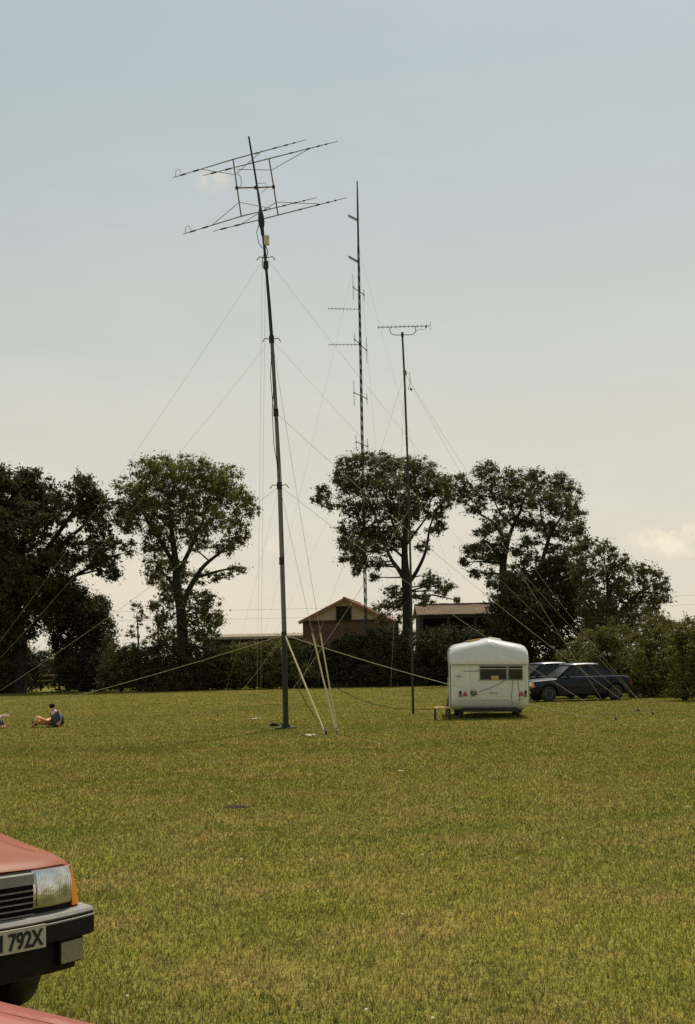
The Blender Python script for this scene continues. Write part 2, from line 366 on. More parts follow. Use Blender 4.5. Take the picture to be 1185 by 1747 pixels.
# ---------------------------------------------------------------- the field
mb = MB(); S = 4000
mb.add([(-S, -S, 0), (S, -S, 0), (S, S, 0), (-S, S, 0)], [(0, 1, 2, 3)])
tag(mb.build('field', M['ground']), kind='structure')
rg = np.random.default_rng(7)
def blades(n, y0, y1, a=.3):
    """n separate blades in a wedge wider than the view, thinning smoothly with distance while the tufts widen"""
    u = rg.random(n); y = (y0 ** a + u * (y1 ** a - y0 ** a)) ** (1 / a)
    x = (rg.random(n) * 2 - 1) * (y * .32 + 2.6)
    hh = (.030 + .00012 * y) * (.45 + .8 * rg.random(n)); ww = np.clip(.0008 * y, .0065, .022) * (.6 + .8 * rg.random(n))
    a_ = rg.random(n) * 2 * np.pi; lean = hh * (.2 + .8 * rg.random(n)); b = rg.random(n) * 2 * np.pi
    V = np.zeros((n, 3, 3))
    V[:, 0, 0] = x - np.cos(a_) * ww / 2; V[:, 0, 1] = y - np.sin(a_) * ww / 2
    V[:, 1, 0] = x + np.cos(a_) * ww / 2; V[:, 1, 1] = y + np.sin(a_) * ww / 2
    V[:, 2, 0] = x + np.cos(b) * lean; V[:, 2, 1] = y + np.sin(b) * lean; V[:, 2, 2] = hh
    V[:, :2, 2] = -.004
    return V.reshape(-1, 3)
V = blades(1200000, 2.5, 100)
tag(np_obj('meadow_grass', V, np.arange(len(V)).reshape(-1, 3), M['blade']), 'short mown olive grass covering the whole field', 'grass', kind='stuff')
# daisies and seed heads: pale flecks in the turf
n = 170; y = 5 + rg.random(n) ** 1.2 * 30; x = (rg.random(n) * 2 - 1) * (y * .3 + 1); s = .003 + .005 * rg.random(n)
z = .035 + .02 * rg.random(n); V = np.zeros((n, 4, 3))
for k, (dx, dy, dz) in enumerate(((-1, -.6, -.4), (1, -.6, -.4), (1, .6, .4), (-1, .6, .4))):
    V[:, k, 0] = x + dx * s; V[:, k, 1] = y + dy * s; V[:, k, 2] = z + dz * s
tag(np_obj('clover_heads', V.reshape(-1, 3), np.arange(4 * n).reshape(-1, 4), M['paper']), 'tiny pale clover and daisy heads scattered through the turf', 'flowers', kind='stuff')

# ---------------------------------------------------------------- foliage
def leaf_quads(cen, rad, per, size, rng, flat=.75):
    """leaf quads gathered round each clump centre; cen (n,3), rad (n,)"""
    n = len(cen); c = np.repeat(cen, per, 0); r = np.repeat(rad, per); m = n * per
    d = rng.normal(size=(m, 3)); d /= np.linalg.norm(d, axis=1)[:, None]
    st_ = np.repeat(np.exp(rng.normal(0, .30, size=(n, 3))), per, 0)
    p = c + d * st_ * (r * np.minimum(np.abs(rng.normal(0, .62, m)), 1.35))[:, None] * np.array([1, 1, flat])
    nrm = rng.normal(size=(m, 3)) + np.array([0, 0, .7]) + d * .5; nrm /= np.linalg.norm(nrm, axis=1)[:, None]
    t = np.cross(nrm, rng.normal(size=(m, 3))); t /= np.linalg.norm(t, axis=1)[:, None] + 1e-9
    b = np.cross(nrm, t); s = size * (.55 + .9 * rng.random(m))[:, None]
    V = np.stack([p - t * s * .55, p + t * s * .55 + nrm * s * .1 * rng.normal(size=(m, 1)), p + b * s * .55], 1)
    return V.reshape(-1, 3)
LEAVES = [0]; LEAFN, LEAFS = 2.9, .72
def tree(name, label, cat, depth, trunk, limbs, blobs, leafm, seed, size=.22, per=20, dens=1.0, crad=(.35, .62), spread=2.4, group=None, twigs=True, hollow=.35, base_px=None, out=.15):
    """trunk/limbs: [(px, py, radius m)...]; blobs: (px, py, rx, ry) photo pixels at that distance"""
    rng = np.random.default_rng(seed); rnd = random.Random(seed)
    b0 = at(trunk[0][0], trunk[0][1], depth); base = Vector((b0.x, depth, 0)); k = FPX / depth
    root = thing(name, label, cat, base, group=group)
    wood = MB()
    tp = [Vector((0, 0, -.2))] + [at(p[0], p[1], depth) - base for p in trunk[1:]]
    tr = [trunk[0][2]] + [p[2] for p in trunk[1:]]
    def smooth_line(pts, rs, sub=4):
        P, Q = [], []
        for i in range(len(pts) - 1):
            p0 = pts[max(i - 1, 0)]; p1 = pts[i]; p2 = pts[i + 1]; p3 = pts[min(i + 2, len(pts) - 1)]
            for j in range(sub):
                t = j / sub
                P.append(.5 * ((2 * p1) + (p2 - p0) * t + (2 * p0 - 5 * p1 + 4 * p2 - p3) * t * t + (3 * p1 - p0 - 3 * p2 + p3) * t ** 3)); Q.append(rs[i] + (rs[i + 1] - rs[i]) * t)
        return P + [pts[-1]], Q + [rs[-1]]
    nodes = []
    P, Q = smooth_line(tp, tr); Q[0] *= 1.5; wood.tube(P, Q, 9); nodes += list(zip(P, Q))[len(P) // 3:]
    for L in limbs:
        dz = 0; pts = []
        off = rnd.uniform(-1.4, 1.4)
        for i, p in enumerate(L): pts.append(at(p[0], p[1], depth + off * i / max(1, len(L) - 1)) - base)
        P, Q = smooth_line(pts, [p[2] for p in L]); wood.tube(P, Q, 6); nodes += list(zip(P, Q))[1:]
    cen, rad = [], []
    for bl in blobs:
        px, py, rx, ry = bl[:4]; q = bl[4] if len(bl) > 4 else 1.0
        off = rnd.uniform(-spread, spread)
        c = at(px, py, depth + off) - base; RX, RY = rx / k, ry / k; RD = max(.5, .5 * (RX + RY))
        cr = np.array([c.x, c.y, c.z])
        vol = 4.19 * RX * RY * RD; nn = max(3, int(dens * q * (6.6 * vol ** .84 + 3)))
        d = rng.normal(size=(nn, 3)); d /= np.linalg.norm(d, axis=1)[:, None]
        rr = hollow + (1 - hollow + out * rng.random(nn)) * rng.random(nn) ** .55
        pts = cr + d * rr[:, None] * np.array([RX, RD, RY])
        pts[:, 2] = np.maximum(pts[:, 2], .15)
        r_ = rng.uniform(crad[0], crad[1], nn) * min(1.0, .5 + .6 * min(RX, RY))
        cen.append(pts); rad.append(r_)
        if not nodes: continue
        # a limb from the nearest lower point of the frame, then twigs
        best = min(nodes, key=lambda a: (a[0] - c).length + 2.0 * max(0, a[0].z - c.z) + (0 if a[1] > .03 else 1.0))
        s0 = best[0]; r0 = min(best[1] * .6, .035 + .012 * (c - s0).length)
        mid = (s0 + c) / 2 + Vector((rnd.uniform(-.3, .3), rnd.uniform(-.3, .3), rnd.uniform(-.1, .35) * (c - s0).length * .3))
        pp = [s0.lerp(mid, .5) + Vector((0, 0, .05)), mid]
        wood.tube([s0, mid, c], [r0, r0 * .7, r0 * .4], 5)
        if twigs:
            for j in range(0, nn, 2):
                e = Vector(pts[j]); m2 = (c + e) / 2 + Vector((rnd.uniform(-.2, .2), rnd.uniform(-.2, .2), rnd.uniform(-.15, .2)))
                wood.tube([c, m2, e], [r0 * .35 + .006, .014, .006], 3, cap=False)
    wood.build('trunk', M['bark'], root, smooth=60)
    V = leaf_quads(np.concatenate(cen), np.concatenate(rad), int(per * LEAFN), size * LEAFS, rng); LEAVES[0] += len(V) // 3
    np_obj('crown', V, np.arange(len(V)).reshape(-1, 3), leafm, root)
    return root

tree('oak_tree', 'tall dark oak at the left edge, its crown cut off by the picture', 'tree', 92,
     [(30, 1175, .55), (32, 1110, .5), (25, 1040, .42), (30, 980, .35), (40, 920, .22), (45, 860, .1)],
     [[(28, 1010, .3), (70, 960, .22), (110, 925, .15), (150, 890, .08)], [(30, 1000, .3), (-30, 940, .2), (-60, 880, .1)],
      [(30, 1060, .28), (90, 1010, .2), (140, 975, .12), (185, 955, .05)], [(60, 965, .2), (120, 880, .12), (145, 840, .06)]],
     [(20, 838, 52, 40), (55, 835, 34, 36), (-45, 850, 70, 60), (138, 848, 40, 36), (160, 870, 30, 32), (75, 882, 50, 36), (20, 900, 62, 46), (-50, 940, 80, 70), (168, 915, 26, 28),
      (112, 938, 44, 24), (178, 960, 24, 22), (196, 978, 11, 16), (60, 975, 62, 34), (5, 990, 70, 56), (-60, 1050, 80, 80), (50, 1035, 60, 46), (5, 1080, 50, 40), (192, 940, 14, 20), (150, 955, 22, 12)],
     M['leaf_oak'], 11, size=.26, per=24, dens=1.25)
tree('field_maple', 'low round dark tree filling the gap under the oak at the left', 'tree', 94,
     [(140, 1175, .2), (140, 1120, .16), (138, 1060, .1)], [],
     [(105, 1030, 40, 36), (145, 1045, 40, 42), (165, 1090, 28, 44), (120, 1085, 36, 36), (176, 1050, 14, 22), (150, 1130, 42, 36), (182, 1120, 16, 28), (100, 1000, 28, 20), (110, 1120, 20, 22)],
     M['leaf_oak'], 12, size=.24, per=24, dens=1.7)
tree('elm_tree', 'big round-headed olive tree beside the tall mast, left of centre', 'tree', 93,
     [(312, 1175, .5), (312, 1110, .40), (309, 1050, .34), (302, 1000, .28), (298, 950, .22), (292, 900, .14), (288, 850, .06)],
     [[(308, 1040, .24), (325, 1000, .2), (348, 965, .14), (385, 935, .09), (405, 910, .04)], [(335, 985, .13), (370, 975, .09), (400, 968, .04)],
      [(300, 985, .2), (325, 935, .15), (345, 890, .09), (355, 850, .04)], [(299, 965, .18), (268, 915, .12), (240, 870, .06)], [(305, 1015, .15), (285, 985, .09), (265, 965, .05)]],
     [(258, 806, 38, 26), (300, 795, 38, 20), (345, 803, 40, 22), (385, 823, 30, 26), (222, 845, 32, 34), (275, 838, 50, 32), (335, 842, 50, 32), (385, 862, 36, 30), (412, 855, 18, 24), (432, 872, 12, 11),
      (212, 885, 24, 26), (255, 885, 42, 34), (310, 885, 40, 30), (358, 893, 34, 24), (404, 908, 26, 22), (385, 930, 28, 14), (270, 925, 34, 22), (222, 935, 14, 14), (268, 958, 22, 16), (330, 925, 24, 18), (275, 985, 22, 16), (300, 965, 18, 14),
      (400, 972, 22, 9), (375, 985, 16, 7), (345, 985, 16, 12), (335, 1030, 26, 22), (362, 1048, 16, 22), (285, 1030, 24, 20), (330, 1065, 30, 18), (280, 1060, 16, 20), (312, 1090, 34, 18), (350, 1082, 22, 16), (285, 1092, 20, 18), (305, 1010, 20, 14), (352, 1020, 16, 12), (260, 975, 12, 12), (315, 985, 16, 12), (290, 1005, 18, 12), (372, 1062, 10, 14)],
     M['leaf_elm'], 13, size=.21, per=22, dens=1.35)
for i, (px, top, lab) in enumerate(((234, 1032, 'thin sapling in front of the pale sky gap, left of the elm'), (268, 1028, 'wispy sapling touching the left side of the elm trunk'))):
    tree('sapling', lab, 'tree', 97 - i, [(px, 1170, .09), (px + 2, 1110, .07), (px - 1, top + 15, .03)], [],
         [(px - 4, top + 8, 14, 12), (px + 6, top + 25, 12, 14), (px - 6, top + 48, 14, 12), (px + 4, top + 66, 18, 14)], M['leaf_elm'], 30 + i, size=.18, per=16, dens=1.0, crad=(.25, .45), spread=.6, group='saplings by the elm')
tree('ash_tree', 'tall open ash with a bare forked trunk, centre, before the gabled barn', 'tree', 95,
     [(700, 1172, .46), (696, 1110, .38), (695, 1050, .34), (694, 1010, .33), (692, 985, .30), (690, 945, .22), (692, 900, .17), (696, 850, .1), (700, 810, .04)],
     [[(694, 995, .2), (680, 972, .15), (665, 950, .11), (648, 905, .07), (635, 860, .04)], [(697, 995, .17), (712, 972, .13), (726, 940, .10), (733, 900, .07), (742, 878, .04), (752, 860, .02)],
      [(692, 930, .12), (710, 906, .08), (728, 880, .05), (735, 850, .03)], [(690, 930, .12), (672, 900, .09), (660, 850, .05), (655, 815, .03)], [(655, 925, .07), (615, 890, .05), (590, 850, .03)],
      [(692, 955, .1), (668, 935, .07), (640, 925, .04), (608, 950, .02)], [(590, 870, .03), (570, 845, .02), (548, 838, .012)]],
     [(598, 796, 28, 22), (636, 786, 32, 16), (672, 796, 34, 20), (708, 798, 28, 20), (732, 806, 20, 18), (592, 830, 22, 22), (628, 828, 36, 26), (675, 832, 40, 26), (722, 835, 30, 24), (750, 835, 16, 16), (752, 862, 9, 14),
      (550, 838, 20, 11), (560, 860, 14, 8), (540, 850, 9, 8), (600, 868, 24, 18), (640, 868, 36, 24), (684, 872, 32, 24), (722, 872, 18, 14), (588, 900, 13, 14), (618, 905, 28, 20), (655, 908, 30, 18), (690, 905, 18, 16),
      (600, 932, 18, 14), (636, 940, 28, 14), (738, 905, 16, 12), (750, 898, 12, 10), (722, 930, 12, 10), (588, 952, 9, 8), (607, 972, 9, 14), (650, 965, 12, 12), (640, 985, 8, 8), (705, 870, 20, 18),
      (668, 1012, 18, 14), (655, 1035, 20, 12), (680, 1032, 16, 16), (738, 998, 22, 14), (722, 1022, 22, 12), (755, 1008, 12, 9), (768, 1003, 7, 6), (730, 985, 12, 9), (780, 1024, 5, 5), (612, 938, 20, 16), (622, 958, 16, 14), (605, 955, 12, 12), (632, 915, 22, 16), (668, 928, 20, 14), (586, 925, 9, 9), (745, 880, 14, 12), (765, 845, 8, 12), (690, 1055, 18, 12), (655, 1055, 14, 10), (575, 812, 10, 16)],
     M['leaf_ash'], 14, size=.18, per=19, dens=2.3, crad=(.24, .58), spread=2.2, hollow=.2)
tree('windswept_ash', 'spreading windswept ash above the dark ivy, right of the caravan roof', 'tree', 88,
     [(862, 1165, .42), (862, 1080, .36), (862, 1010, .3), (858, 970, .24), (862, 940, .18), (872, 905, .12), (890, 865, .07), (900, 830, .03)],
     [[(860, 975, .14), (850, 950, .1), (830, 925, .06), (812, 935, .03)], [(864, 935, .12), (845, 895, .08), (815, 875, .06), (785, 850, .03)], [(870, 1010, .2), (918, 975, .16), (928, 945, .13), (938, 915, .1), (958, 880, .06), (975, 850, .03)],
      [(936, 922, .08), (925, 890, .06), (920, 850, .03)], [(875, 900, .08), (850, 870, .05), (838, 835, .03)], [(940, 915, .06), (970, 915, .05), (990, 900, .02)]],
     [(778, 825, 20, 20), (768, 850, 10, 20), (798, 845, 24, 20), (832, 808, 26, 20), (815, 870, 18, 12), (842, 842, 30, 22), (872, 818, 26, 18), (910, 820, 30, 18), (950, 826, 26, 18), (975, 842, 18, 20), (885, 850, 34, 22), (930, 852, 34, 22), (962, 872, 26, 22), (985, 872, 12, 20),
      (838, 895, 26, 13), (812, 935, 22, 10), (832, 955, 22, 12), (800, 950, 12, 8), (860, 915, 12, 10), (900, 890, 26, 18), (905, 925, 20, 16), (945, 905, 24, 16), (975, 908, 20, 18), (990, 900, 9, 16), (945, 940, 22, 14), (812, 978, 12, 7), (835, 980, 18, 9), (845, 930, 22, 13), (800, 938, 14, 9), (822, 908, 18, 10), (862, 880, 22, 14), (850, 945, 16, 12), (925, 895, 18, 14), (790, 960, 8, 6), (840, 1000, 14, 8), (760, 822, 9, 14), (905, 950, 18, 12), (880, 940, 14, 14), (980, 935, 18, 14)],
     M['leaf_ash'], 15, size=.18, per=19, dens=2.3, crad=(.24, .58), spread=2.2, hollow=.2)
tree('ivy_thicket', 'dense dark ivy-clad thicket under the windswept ash', 'shrub', 84,
     [(890, 1165, .3), (890, 1080, .2), (900, 1010, .1)], [],
     [(868, 1010, 30, 34), (900, 990, 36, 34), (940, 980, 36, 30), (860, 1060, 26, 44), (905, 1045, 46, 42), (950, 1030, 44, 40), (870, 1110, 36, 44), (930, 1100, 54, 44), (985, 1010, 30, 34), (975, 965, 26, 22), (1000, 1060, 36, 34), (840, 1130, 22, 34)],
     M['leaf_dark'], 16, size=.24, per=24, dens=1.7, spread=1.5)
tree('hawthorn_tree', 'sloping windswept hawthorn behind the parked blue cars, under the white cloud', 'tree', 80,
     [(1050, 1165, .3), (1048, 1090, .24), (1040, 1030, .16), (1035, 980, .06)], [[(1045, 1060, .14), (1080, 1020, .1), (1110, 1000, .04)]],
     [(1008, 935, 22, 18), (1030, 940, 18, 18), (1058, 955, 18, 16), (1005, 975, 30, 26), (1045, 985, 32, 26), (1085, 980, 26, 20), (1110, 990, 22, 20), (1125, 1012, 20, 18), (1135, 998, 9, 12), (1060, 1025, 40, 30), (1105, 1030, 28, 24), (1020, 1030, 34, 34), (1040, 1075, 50, 36), (1090, 1065, 36, 30), (995, 925, 10, 14)],
     M['leaf_ash'], 17, size=.20, per=20, dens=1.5, spread=1.2)
# the near hedge on the right, bush by bush
hb = [(60, [(980, 1118, 30, 24), (965, 1145, 22, 26), (1000, 1100, 26, 20), (985, 1150, 36, 30)], 'olive hedge bush directly behind the blue car roofs'),
      (58, [(1035, 1085, 30, 22), (1060, 1100, 34, 28), (1030, 1125, 40, 36), (1070, 1145, 40, 36)], 'tall olive hedge bush behind the boot of the nearer blue car'),
      (55, [(1105, 1088, 32, 24), (1130, 1100, 34, 32), (1110, 1140, 40, 42), (1105, 1175, 36, 20), (1150, 1150, 22, 36), (1140, 1185, 30, 14), (1080, 1170, 24, 18)], 'rounded olive hedge bush just right of the parked cars'),
      (50, [(1160, 1100, 24, 26), (1175, 1130, 30, 44), (1180, 1085, 22, 18), (1172, 1172, 32, 26), (1225, 1100, 46, 50), (1230, 1160, 50, 40)], 'nearest hedge bush at the right edge, dark at its foot'),
      (64, [(1145, 1068, 26, 14), (1170, 1072, 26, 16), (1120, 1062, 24, 12), (1200, 1070, 26, 18), (1150, 1100, 40, 30), (1110, 1135, 60, 36), (1170, 1125, 50, 44), (1060, 1140, 50, 36), (1000, 1145, 46, 30), (1130, 1165, 60, 18)], 'taller back row of the right hedge against the sky')]
for i, (d, bl, lab) in enumerate(hb):
    px = bl[0][0]; gy = 1120 + FPX * 1.6 / d
    tree('hedge_bush', lab, 'hedge', d, [(px + 8, gy, .1), (px + 6, 1150, .07), (px, 1110, .03)], [], bl, M['leaf_hedge'], 50 + i, size=.11, per=36, dens=3.0, crad=(.22, .40), spread=.6, group='right-hand hedge', out=.3)
# the far hedgerow under the trees
fh = [(72, 1138, 44, 16, 'added bush shading the bright gap behind the rail fence', 125), (15, 1140, 40, 22, 'dark hedge bush under the oak, beside the rail fence', 104), (150, 1145, 44, 20, 'dark low bush at the foot of the round tree by the fence', 102), (835, 1128, 36, 36, 'dark hedge bush behind the right half of the caravan', 97), (-40, 1125, 60, 45, 'dark hedge bush under the oak at the far left edge', 101), (205, 1135, 26, 22, 'low hedge bush between the oak and the saplings', 99), (240, 1138, 34, 24, 'low dark hedge bush below the saplings', 99), (290, 1138, 36, 30, 'dark hedge bush round the foot of the elm', 98),  # first bush is added to shade the bright gap behind the fence
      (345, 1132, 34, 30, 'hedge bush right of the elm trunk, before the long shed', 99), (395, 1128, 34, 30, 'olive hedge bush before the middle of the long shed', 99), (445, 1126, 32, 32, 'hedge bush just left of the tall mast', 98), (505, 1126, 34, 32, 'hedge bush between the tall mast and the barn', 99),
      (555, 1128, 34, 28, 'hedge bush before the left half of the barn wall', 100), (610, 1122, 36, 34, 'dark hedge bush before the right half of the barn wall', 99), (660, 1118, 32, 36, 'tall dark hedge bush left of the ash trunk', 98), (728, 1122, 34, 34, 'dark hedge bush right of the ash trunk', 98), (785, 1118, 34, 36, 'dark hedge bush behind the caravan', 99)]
for i, (px, py, rx, ry, lab, d) in enumerate(fh):
    d -= 9; rx += 5; lo = 300 < px < 560; py -= 0 if lo else 7; ry += 3 if lo else 9
    bl = [(px - rx * .4, py - ry * .1, rx * .7, ry * .8), (px + rx * .45, py, rx * .7, ry * .9), (px, py + ry * .5, rx, ry * .6), (px - rx * .2, py + ry * .75, rx, ry * .5), (px + rx * .3, py + ry * .8, rx, ry * .45), (px - rx * .4, py + ry * 1.15, rx * .8, ry * .3), (px + rx * .4, py + ry * 1.15, rx * .8, ry * .3)]
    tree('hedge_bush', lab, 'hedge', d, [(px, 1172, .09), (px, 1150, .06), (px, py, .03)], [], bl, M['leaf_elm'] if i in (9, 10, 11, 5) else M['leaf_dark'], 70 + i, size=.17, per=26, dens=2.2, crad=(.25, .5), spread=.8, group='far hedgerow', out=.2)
# ---------------------------------------------------------------- farm buildings behind the hedgerow
def rot2(p, a): return Vector((p[0] * math.cos(a) - p[1] * math.sin(a), p[0] * math.sin(a) + p[1] * math.cos(a), p[2]))
def gable_barn():
    D = 112; k = FPX / D; g = at(588, 1056, D); loc = Vector((g.x, D, 0)); W = 6.7; EZ = 4.82; RZ = 6.45; L = 11.0
    root = thing('gabled_barn', 'brick barn with pale boarded gable, dark hatch and red bargeboards', 'barn', loc, R(-6.5))
    h = W / 2
    w = MB(); w.box((0, L / 2, EZ / 2), (W, L, EZ)); w.build('wall', M['brick'], root)
    gb = MB(); gb.prism([(-h, EZ), (h, EZ), (0, RZ - .1)], 'y', .06, L - .06); gb.build('gable_core', M['dark_in'], root)
    nb = 11; bh = (RZ - EZ - .12) / nb
    for i in range(nb):                                     # weatherboards, each with its own edge
        z0 = EZ + .02 + i * bh; hw0 = h * (1 - (z0 - EZ) / (RZ - EZ)); hw1 = h * (1 - (z0 + bh - EZ) / (RZ - EZ))
        spans = [(-1, 1)] if not (EZ - .1 < z0 < 5.85) else [(-1, 0), (0, 1)]
        for sgn in spans:
            if sgn == (-1, 1): poly = [(-hw0, z0), (hw0, z0), (hw1, z0 + bh * .97), (-hw1, z0 + bh * .97)]
            elif sgn == (-1, 0): poly = [(-hw0, z0), (-.62, z0), (-.62, z0 + bh * .97), (-max(hw1, .63), z0 + bh * .97)]
            else: poly = [(.48, z0), (hw0, z0), (max(hw1, .49), z0 + bh * .97), (.48, z0 + bh * .97)]
            m = MB(); m.prism(poly, 'y', -.035, .058)
            m.v = [(x, y_ - (.022 * (1 - (z - z0) / bh) if y_ < 0 else 0), z) for x, y_, z in m.v]
            m.build('weatherboard', M['board'], root)
    m = MB(); m.box((-.07, .0, (EZ + 5.85) / 2 - .05), (1.02, .10, 5.9 - EZ)); ht = m.build('hatch_opening', M['dark_in'], root)  # near-black panel: shade of the open hatch put into its colour
    m = MB(); m.box((-.07, -.04, 5.88), (1.2, .14, .08)); m.box((-.63, -.04, (EZ + 5.85) / 2), (.08, .14, 1.2)); m.box((.49, -.04, (EZ + 5.85) / 2), (.08, .14, 1.2)); m.build('frame', M['dark_wood'], ht)
    m = MB(); m.box((0, -.03, EZ - .05), (W + .3, .16, .14)); m.build('tie_beam', M['dark_wood'], root)
    sl = math.atan2(RZ - EZ, h); ln = math.hypot(RZ - EZ, h) + .35
    for s in (-1, 1):
        rm = Matrix.Rotation(s * sl, 3, 'Y'); c = Vector((s * (h + .25) / 2, L / 2, (RZ + EZ - .12) / 2 + .06))
        m = MB(); m.box(c, (ln, L + .5, .09), rm); rf = m.build('roof_slope', M['rooftile'], root)
        nc = 14
        m = MB()
        for i in range(nc):                                  # tile courses, lapped
            d = (i + .5) / nc - .5; cc = c + rm @ Vector((d * ln, 0, .055)); m.box(cc, (ln / nc * 1.1, L + .5, .028), rm @ Matrix.Rotation(s * R(5), 3, 'Y'))
        tc_ = m.build('tile_courses', M['rooftile'], rf); tc_['kind'] = 'stuff'
        m = MB(); m.box(c + Vector((0, -L / 2 - .29, -.06)), (ln, .07, .24), rm); m.build('bargeboard', M['barge'], root)
    m = MB(); m.tube([(0, -.3, RZ + .1), (0, L + .3, RZ + .1)], .12, 8); m.build('ridge', M['rooftile'], root)
    m = MB(); m.box((-1.9, 5.5, 5.6), (.5, .5, 1.1)); m.box((-1.9, 5.5, 6.1), (.6, .6, .1)); m.build('chimney', M['brick'], root)
gable_barn()
def long_shed():
    D = 116; a = at(342, 1083, D); b = at(530, 1078, D); loc = Vector(((a.x + b.x) / 2, D, 0)); W = b.x - a.x; H = a.z
    root = thing('long_shed', 'long low shed with a flat pale roof edge, left of the brick barn', 'shed', loc)
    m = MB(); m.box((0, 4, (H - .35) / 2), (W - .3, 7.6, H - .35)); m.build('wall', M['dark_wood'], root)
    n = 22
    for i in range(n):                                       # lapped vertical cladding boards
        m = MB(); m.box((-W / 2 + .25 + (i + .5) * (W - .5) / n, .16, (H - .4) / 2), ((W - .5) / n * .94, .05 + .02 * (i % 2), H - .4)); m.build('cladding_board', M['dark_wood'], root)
    m = MB(); m.box((0, 4, H - .10), (W + .5, 8.6, .07), Matrix.Rotation(R(3), 3, 'X')); rf = m.build('roof', M['greysheet'], root)
    m = MB(); m.box((0, -.33, H - .32), (W + .52, .06, .20)); m.build('fascia', M['greysheet'], root)
    m = MB()
    for i in range(44): m.tube([(-W / 2 - .2 + i * (W + .4) / 43, -.28, H - .29), (-W / 2 - .2 + i * (W + .4) / 43, 8.2, H + .15)], .05, 5)
    o = m.build('corrugation', M['greysheet'], rf); o['kind'] = 'stuff'
    m = MB(); m.box((-W / 2 + 1.3, .05, 2.9), (1.5, .08, .5)); m.build('window', M['glass'], root)
long_shed()
def dutch_barn():
    D = 120; a = at(716, 1052, D); b = at(905, 1048, D); loc = Vector(((a.x + b.x) / 2, D, 0)); W = b.x - a.x; E = (a.z + b.z) / 2 + .12; Rz = E + 1.0
    root = thing('open_barn', 'open-fronted barn with sagging brown sheet roof behind the ash', 'barn', loc)
    m = MB(); m.box((0, 7.8, E / 2), (W, .2, E)); m.box((-W / 2 + .1, 4, E / 2), (.2, 7.4, E)); m.box((W / 2 - .1, 4, E / 2), (.2, 7.4, E)); m.build('wall', M['dark_wood'], root)
    for i in range(5): m = MB(); m.box((-W / 2 + .15 + i * (W - .3) / 4, .15, E / 2), (.25, .25, E)); m.build('post', M['dark_wood'], root)
    m = MB(); m.box((0, .12, E - .12), (W, .12, .3)); m.build('beam', M['dark_wood'], root)
    n = 14; sw = (W + .5) / n; sl = math.atan2(Rz - E, 4.2); ln = math.hypot(Rz - E, 4.4)
    rnd = random.Random(3)
    for s in (0, 1):
        for i in range(n):                                   # roof sheets, each a little out of line
            m = MB(); rm = Matrix.Rotation(sl if s == 0 else -sl, 3, 'X')
            c = Vector((-W / 2 - .25 + (i + .5) * sw, 2.0 if s == 0 else 5.85, (E + Rz) / 2 + .04 + rnd.uniform(-.015, .015) + .012 * (i % 2)))
            m.box(c, (sw * 1.02, ln, .03), rm)
            for q in range(4): m.box(c + Vector(((q - 1.5) * sw / 4, 0, .03)), (.06, ln, .04), rm)
            m.build('roof_sheet', M['sheet'], root)
    m = MB(); m.box((-W * .25, 6, 1.3), (W * .4, 3, 2.6)); m.build('bale_stack', M['dark_wood'], root)
dutch_barn()
# overhead line beyond the farm: two wires on poles out of frame either side
pl = at(-260, 1045, 150); pr = at(1430, 1003, 150)
for p, lab in ((pl, 'wooden line pole beyond the left trees'), (pr, 'wooden line pole beyond the right hedge')):
    pole = thing('utility_pole', lab, 'pole', (p.x, 150, 0), group='line poles')
    m = MB(); m.tube([(0, 0, -.3), (0, 0, p.z + 1.2)], [.16, .11], 8); m.build('post', M['dark_wood'], pole)
    m = MB(); m.box((0, -.1, p.z + .1), (1.6, .12, .12)); m.build('crossarm', M['dark_wood'], pole)
for z, lab in ((.0, 'upper overhead wire sagging across the sky above the barn roofs'), (-.95, 'lower overhead wire sagging across the sky above the barn roofs')):
    m = MB(); P = []
    for i in range(33):
        t = i / 32; q = pl.lerp(pr, t); P.append((q.x, 149.8, q.z + z - 1.6 * 4 * t * (1 - t) * .5))
    tag(m.tube(P, .010, 4).build('overhead_wire', M['dark_steel']), lab, 'wire', 'overhead wires')
# post-and-rail fence glimpsed under the oak
a, b = gnd(38, 1179), gnd(165, 1177)
fr = thing('rail_fence', 'low wooden post-and-rail fence in the shade under the oak', 'fence', a)
dv = b - a; npst = 5
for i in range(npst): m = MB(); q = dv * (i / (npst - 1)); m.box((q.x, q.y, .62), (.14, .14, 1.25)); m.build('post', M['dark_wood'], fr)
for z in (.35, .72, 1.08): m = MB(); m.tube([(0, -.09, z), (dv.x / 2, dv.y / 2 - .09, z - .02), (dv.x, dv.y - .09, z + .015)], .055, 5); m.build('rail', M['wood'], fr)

# ---------------------------------------------------------------- masts and aerials
def cat(p0, p1, sag=.15, n=14):
    p0, p1 = Vector(p0), Vector(p1)
    return [p0.lerp(p1, i / n) - Vector((0, 0, sag * 4 * (i / n) * (1 - i / n))) for i in range(n + 1)]
D1 = 34.3
b1 = gnd(487.5, 1243); D1 = b1.y
mast = thing('telescopic_mast', 'tall leaning guyed mast with stacked beam aerial, left of centre', 'mast', b1)
def P1(px, py, dy=0): return at(px, py, D1 + dy) - b1
for (pts, r, mt) in (([(487.5, 1244), (486, 1165), (484.2, 1083)], [.072, .070, .066], 'dark_steel'), ([(484.2, 1085), (480.3, 957), (476.3, 829)], [.052, .051, .050], 'steel'), ([(476.3, 830), (470.3, 704), (463, 579)], [.045, .044, .043], 'steel'),
                     ([(463, 580), (458, 510), (453.6, 455), (450, 415)], [.040, .038, .036, .034], 'dark_steel'), ([(450, 416), (446, 372), (440.3, 330)], [.036, .034, .032], 'dark_steel'), ([(440.5, 332), (432, 280), (424, 233)], [.028, .026, .024], 'dark_steel')):
    m = MB(); m.tube([P1(*p) for p in pts], r, 10); m.build('mast_section', M[mt], mast, smooth=50)
